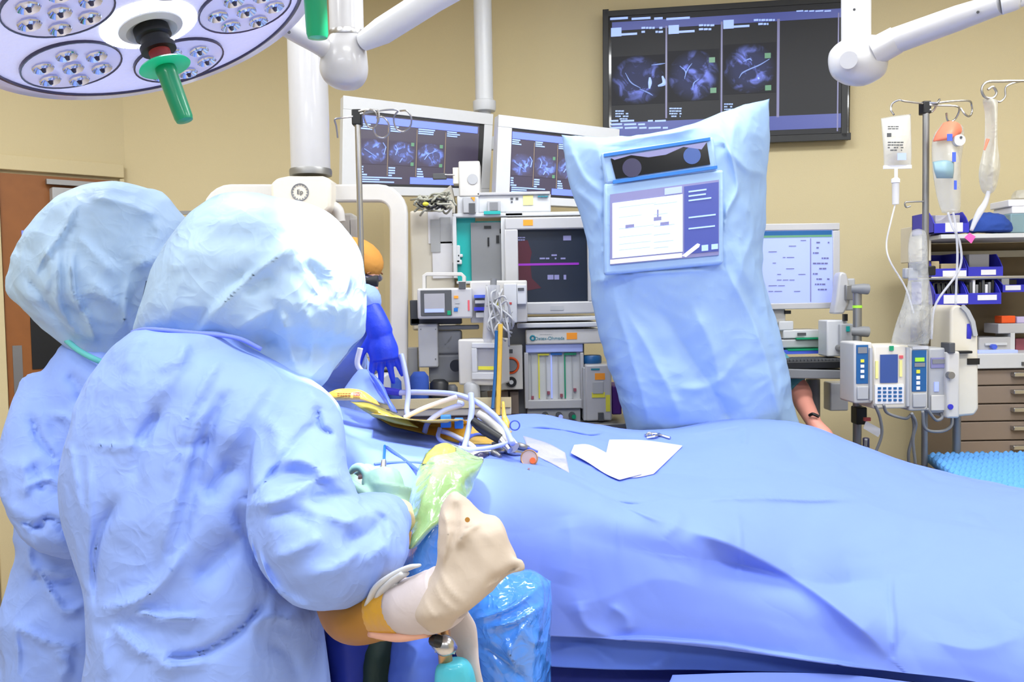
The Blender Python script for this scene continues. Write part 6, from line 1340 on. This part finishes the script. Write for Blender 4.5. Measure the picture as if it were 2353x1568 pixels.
# film covered knee field
def pouch(name, grid, th, mt, label, cat, wr=None, nu=50, nv=60, nd=(.006, 9, 3)):
    mb = bag(MB(), grid, th, nu, nv, .5); me = mesh_of(mb, name); co, nr = get_co(me); co = noise_disp(co, nr, *nd)
    if wr: co = wrinkle(co, wr)
    set_co(me, co); o = link(name, me, mt, None, 'all'); return tag(o, label, cat)
pouch('incise_film', [[(985,1035,2.12),(1015,1018,2.12),(1045,1025,2.12),(1100,1055,2.12)],[(962,1072,2.04),(1010,1062,2.0),(1060,1068,2.0),(1112,1060,2.06)],[(952,1110,1.98),(1000,1112,1.93),(1050,1118,1.93),(1092,1105,2.0)],[(940,1165,1.92),(985,1170,1.85),(1030,1165,1.86),(1080,1140,1.95)],[(935,1215,1.86),(960,1220,1.80),(990,1212,1.82),(1012,1190,1.88)],[(928,1262,1.82),(942,1258,1.78),(958,1250,1.8),(972,1238,1.84)]],
      .05, 'film_green', 'glossy yellow green film stretched over the patient knee', 'surgical film', [([(965,1072),(1010,1064),(1060,1066)], -.02, 7, 2), ([(1060,1060),(1030,1090),(1000,1150)], .012, 10), ([(1000,1080),(980,1130),(955,1200)], .012, 10), ([(1050,1110),(1020,1150),(990,1200)], -.012, 9)])
pouch('iodine_film', [[(1000,1022,2.09),(1025,1016,2.08),(1050,1030,2.09)],[(975,1052,2.05),(1015,1048,2.03),(1050,1055,2.05)],[(966,1068,2.03),(1010,1064,2.01),(1048,1066,2.03)]], .02, 'olive', 'small amber film flap at the top of the green knee film', 'surgical film', None, 20, 20)
pouch('fluid_pouch', [[(1100,1310,1.86),(1180,1312,1.86),(1230,1318,1.86),(1268,1335,1.88)],[(1060,1390,1.84),(1140,1380,1.80),(1220,1370,1.80),(1270,1390,1.86)],[(1050,1440,1.84),(1140,1440,1.78),(1220,1440,1.78),(1266,1440,1.85)],[(1060,1500,1.84),(1140,1500,1.78),(1220,1500,1.78),(1266,1500,1.85)],[(1070,1640,1.86),(1140,1650,1.8),(1220,1650,1.8),(1266,1640,1.87)]],
      .05, 'plastic_blue', 'shiny wrinkled clear blue plastic pouch hanging from the drape edge', 'fluid pouch',
      [([(1075,1430),(1160,1400),(1250,1350)], .016, 7, 2), ([(1110,1445),(1190,1425),(1262,1385)], .016, 7, 2), ([(1190,1330),(1230,1345),(1262,1352)], .010, 6), ([(1160,1520),(1200,1450),(1250,1400)], .012, 7), ([(1165,1470),(1175,1510),(1195,1540)], .014, 8, 2), ([(1100,1480),(1160,1520),(1220,1568)], -.016, 10), ([(1200,1440),(1230,1480),(1262,1470)], .01, 8)])
pouch('plastic_apron', [[(985,1190,1.96),(1010,1180,1.95),(1060,1190,1.97)],[(935,1260,1.94),(975,1250,1.92),(1020,1255,1.94)],[(905,1320,1.92),(960,1320,1.90),(1020,1320,1.92)],[(900,1400,1.92),(960,1400,1.92),(1020,1400,1.94)]], .03, 'plastic_blue', 'bright shiny blue plastic between gloved arm and bandaged foot', 'plastic drape', None, 30, 30)
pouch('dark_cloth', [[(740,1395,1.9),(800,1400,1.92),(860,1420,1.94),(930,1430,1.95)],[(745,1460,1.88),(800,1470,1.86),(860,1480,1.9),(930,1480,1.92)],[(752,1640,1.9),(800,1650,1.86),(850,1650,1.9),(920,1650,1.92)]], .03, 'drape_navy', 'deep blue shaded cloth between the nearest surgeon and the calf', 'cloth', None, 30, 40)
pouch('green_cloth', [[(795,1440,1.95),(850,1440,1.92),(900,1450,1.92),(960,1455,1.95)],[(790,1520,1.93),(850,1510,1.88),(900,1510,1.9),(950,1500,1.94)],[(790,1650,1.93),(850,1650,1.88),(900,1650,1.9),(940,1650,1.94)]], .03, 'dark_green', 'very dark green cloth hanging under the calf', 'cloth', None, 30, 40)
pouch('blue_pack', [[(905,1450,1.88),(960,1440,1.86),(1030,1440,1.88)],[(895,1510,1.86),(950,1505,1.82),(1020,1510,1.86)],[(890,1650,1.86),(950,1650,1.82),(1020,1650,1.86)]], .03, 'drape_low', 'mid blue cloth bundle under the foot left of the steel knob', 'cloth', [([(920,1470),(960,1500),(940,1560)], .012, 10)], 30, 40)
lh = thing('leg_holder', 'steel limb holder rod with knob and turquoise grip below the foot', 'limb holder', P(1030,1568,1.5))
part(lh, 'rod', MB().tube([P(1018,1440,1.46), P(1022,1500,1.47), P(1034,1620,1.5)], [.012,.012,.014], 14), 'brass'); part(lh, 'knob', MB().tube([P(1000,1478,1.44), P(1022,1484,1.43), P(1044,1490,1.44)], [.010,.018,.008], 14, 10), 'steel')
part(lh, 'dark_screw', MB().tube([P(996,1472,1.43), P(1006,1474,1.42), P(1014,1476,1.42)], [.010,.011,.010], 12), 'black'); part(lh, 'crossbar', MB().tube([P(1000,1492,1.44), P(1046,1496,1.44)], [.006,.006], 10), 'steel')
part(lh, 'grip', MB().tube([P(1038,1520,1.47), P(1040,1535,1.47), P(1046,1568,1.48), P(1050,1640,1.5)], [.020,.030,.036,.038], 20, 14), 'turquoise', 'all', label='turquoise wrapped grip')
part(lh, 'strut', MB().cyl(P(1050,1640,1.5), Vector((P(1050,1640,1.5).x, 1.6, .05)), .02), 'steel_dull'); part(lh, 'foot_plate', MB().box((P(1050,1640,1.5).x-.15,1.45,0), (P(1050,1640,1.5).x+.15,1.75,.05)), 'steel_dull')
solo('bandage_tail', MB().tube([P(1045,1400,1.50), P(1058,1440,1.52), P(1072,1490,1.52), P(1085,1540,1.5), P(1100,1600,1.5), P(1110,1680,1.5)], [.022,.030,.024,.016,.014,.014], 16, 40, .5), 'wrap', 'loose pale bandage tail hanging beside the turquoise grip', 'bandage', smooth='all')

# ------------------------------------------------------------------ things on the sterile field
def cord(name, pts, r, mt, label, cat='cable', n=60, up=.012, grp=None):
    q = [onD(p[0], p[1], up + (p[2] if len(p) > 2 else 0)) for p in pts]; return solo(name, MB().tube(q, r, 8, n), mt, label, cat, grp, 'all')
cord('blue_cable', [(888,1028),(930,1058),(970,1088,.05),(1010,1106,.12),(1040,1112,.16),(1050,1100,.16),(1052,1070,.12),(1052,1040,.06),(1062,1012,.03),(1085,1000,.03)], .0042, 'cable_blue', 'dark blue cable looping over the green knee film')
cord('blue_cable', [(860,1068),(900,1064),(960,1064),(1000,1066,.02)], .004, 'cable_blue', 'short blue cord lying across the white lit drape')
solo('thin_probe', MB().tube([onD(884,1025,.03), onD(882,1062,.05)], .0035, 8), 'pump_blue', 'thin dark upright probe standing at the lit drape', 'probe'); solo('retractor', MB().tube([P(882,1060,1.98), P(880,1085,1.95), P(872,1100,1.93)], [.006,.008,.006], 10), 'steel', 'small steel retractor tip next to the green glove', 'retractor')
hd_ = [P(x,y,D) for x,y,D in ((915,903,2.6),(960,902,2.58),(1040,906,2.55),(1090,922,2.5),(1130,950,2.45),(1160,985,2.42),(1178,1020,2.36))]
solo('corrugated_hose', MB().tube(hd_, .0085, 12, 90), 'hose', 'long lavender hose arching over the tangled leads', 'hose', smooth='all'); solo('hose_connector', MB().tube([P(878,897,2.62), P(920,903,2.6)], [.011,.011], 14), 'bin_blue', 'bright blue connector on the end of the lavender hose', 'connector')
for k, (pts, r_, lab) in enumerate((([(922,815,2.62),(930,850,2.6),(938,900,2.58),(935,940,2.55),(938,958,2.52)], .008, 'upright white hose dropping from the blue glove'),
        ([(828,800,2.5),(822,840,2.5),(850,870,2.5),(880,905,2.5)], .008, 'pale tube curving below the nearest hood'),
        ([(1082,905,2.5),(1084,940,2.47),(1078,980,2.44),(1070,1015,2.40),(1062,1040,2.37)], .0085, 'white hose running straight down beside the black handled drill'),
        ([(930,960,2.52),(970,940,2.5),(1010,925,2.5),(1050,912,2.5)], .007, 'lilac hose rising towards the arched hose'),
        ([(975,995,2.5),(985,970,2.5),(1020,945,2.5),(1060,930,2.5),(1050,925,2.5)], .008, 'white looped hose around the blue clips'),
        ([(1010,990,2.45),(1040,1000,2.42),(1090,1030,2.4),(1060,1045,2.36)], .007, 'white hose curling under the blue clips'),
        ([(1010,985,2.44),(1010,1010,2.4),(1060,1030,2.37),(1120,1030,2.36),(1180,1015,2.38)], .006, 'thin white hose crossing below the drill'))):
    solo('suction_hose', MB().tube([P(*q) for q in pts], r_, 10, 50), 'hose_white' if k % 2 else 'hose', lab, 'hose', smooth='all')
for x0, y0, x1, y1, l in ((1012,955,1036,984,'larger bright blue cable clip on the gold sheet'),(1044,962,1064,986,'smaller bright blue cable clip right of the larger one')): solo('cable_clip', fb(Fr((x0+x1)/2,y1,2.42), [(x0,y0,x1,y1)], -.02), 'blue_clip', l, 'clip', bevel=.003)
dl = thing('power_drill', 'white surgical handpiece with black grip lying among the hoses', 'surgical tool', P(1130,990,2.42))
part(dl, 'grip', MB().tube([P(1088,968,2.44), P(1110,985,2.42), P(1150,1010,2.40)], [.012,.016,.014], 14, 12), 'black'); part(dl, 'barrel', MB().tube([P(1098,950,2.46), P(1140,980,2.44), P(1180,1030,2.38)], [.010,.016,.018], 14, 14), 'offwhite')
part(dl, 'tip', MB().tube([P(1150,1010,2.40), P(1172,1036,2.36)], [.012,.009], 12), 'steel')
solo('amber_tip', MB().tube([P(1156,924,2.5), P(1158,955,2.48), P(1163,975,2.46), P(1160,990,2.44)], [.004,.007,.012,.008], 12, 14), 'gold', 'upright amber pointed tube next to the drill', 'tube', smooth='all')
mb = MB(); Fr(1183,975,2.45).ring(mb, 1183, 978, 11, 1.6, 0, 20); solo('suture_loop', mb, 'cable_blue', 'small dark blue wire ring standing behind the drape edge', 'wire loop', smooth='all')
tr = thing('instrument_cluster', 'low heap of steel clamps and probes at the end of the hoses', 'instruments', onD(1140,1040))
for k, (a, b, m_) in enumerate((((1100,1040),(1180,1035),'steel'),((1120,1030),(1150,1050),'steel_dull'),((1130,1022),(1160,1018),'greydark'),((1090,1050),(1120,1045),'lens_dark'),((1180,1022),(1215,1030),'steel_dull'),((1150,1035),(1200,1042),'steel'))):
    part(tr, 'clamp', MB().tube([onD(*a,.02), onD((a[0]+b[0])/2,(a[1]+b[1])/2,.035), onD(*b,.02)], [.006,.010,.006], 10, 10), m_)
cord('blue_cable', [(1060,1030,.01),(1085,1002,.03),(1120,1000,.03),(1160,1010,.03),(1200,1025,.02),(1235,1040,.0)], .005, 'cable_blue', 'blue cable running past the steel clamps towards the round dial')
dd_ = thing('round_dial', 'clear round dial with brown centre resting on the drape', 'dial', onD(1216,1060)); fd = Fr(1216,1054,onD(1216,1060).y-.03,0,-20)
part(dd_, 'glass', fd.cyl(MB(), 1216, 1054, 20, -.012, .004, 28), 'amber_glass'); part(dd_, 'rim', fd.ring(MB(), 1216, 1054, 19, 1.6, .004), 'brass'); part(dd_, 'brown_mark', fd.cyl(MB(), 1224, 1060, 7, .004, .008), 'orange_red'); part(dd_, 'stem', MB().tube([fd.hit(1216,1074), onD(1214,1082,.005)], .004, 8), 'steel')
on_sheet('gauze_towel', [[(1030,1022),(1080,1030),(1110,1035)],[(1050,1062),(1080,1062),(1112,1062)]], 'towel', 'crumpled white gauze towel above the knee film', 'gauze', lift=.03, th=.01)
on_sheet('gold_sheet', [[(850,950),(960,965),(1060,965),(1180,990)],[(900,978),(990,1000),(1060,1018),(1150,1020)]], 'gold', 'gold coloured plastic sheet spread under the hoses', 'plastic sheet', n=40, lift=.02, th=.004)
# packets at the surgeon's shoulder
yp = pouch('tubing_packet', [[(748,905,2.36),(780,894,2.35),(830,897,2.35),(868,922,2.37)],[(752,915,2.35),(785,910,2.34),(830,914,2.34),(872,930,2.36)],[(765,921,2.36),(790,921,2.35),(835,922,2.35),(876,932,2.37)]], .012, 'gold', 'long yellow packet with red lettering next to the nearest surgeon', 'packet', None, 30, 16, (.001,9,1))
yf = Fr(800,908,2.32); part(yp, 'red_lettering', yf.bars(MB(), 812, 902, 836, 911, 2, .001, .95, 4, .7), 'ui_red'); part(yp, 'dark_lettering', yf.bars(MB(), 775, 904, 808, 912, 2, .001, .9, 6, .6), 'wood')
pouch('olive_packet', [[(800,922,2.44),(850,926,2.43),(900,950,2.44)],[(830,940,2.42),(880,950,2.41),(935,965,2.42)],[(860,960,2.41),(910,972,2.41),(965,985,2.42)]], .015, 'olive', 'olive yellow plastic wrap below the lettered packet', 'packet', None, 24, 16)
pouch('folded_wrap', [[(825,850,2.48),(838,850,2.48),(846,852,2.48)],[(800,880,2.46),(835,878,2.45),(866,880,2.46)],[(790,898,2.45),(838,900,2.43),(885,905,2.45)],[(800,912,2.44),(850,920,2.42),(902,935,2.44)]], .02, 'drape', 'peaked light blue folded wrap standing behind the yellow packet', 'wrap', [([(840,852),(870,890),(900,930)], .014, 7, 2)], 24, 24)
pouch('blue_tube_cover', [[(842,850,2.44),(858,858,2.43)],[(868,890,2.42),(880,886,2.41)],[(900,945,2.40),(912,950,2.40)]], .012, 'cable_blue', 'narrow blue cover sloping down behind the yellow packet', 'cover', None, 12, 24)
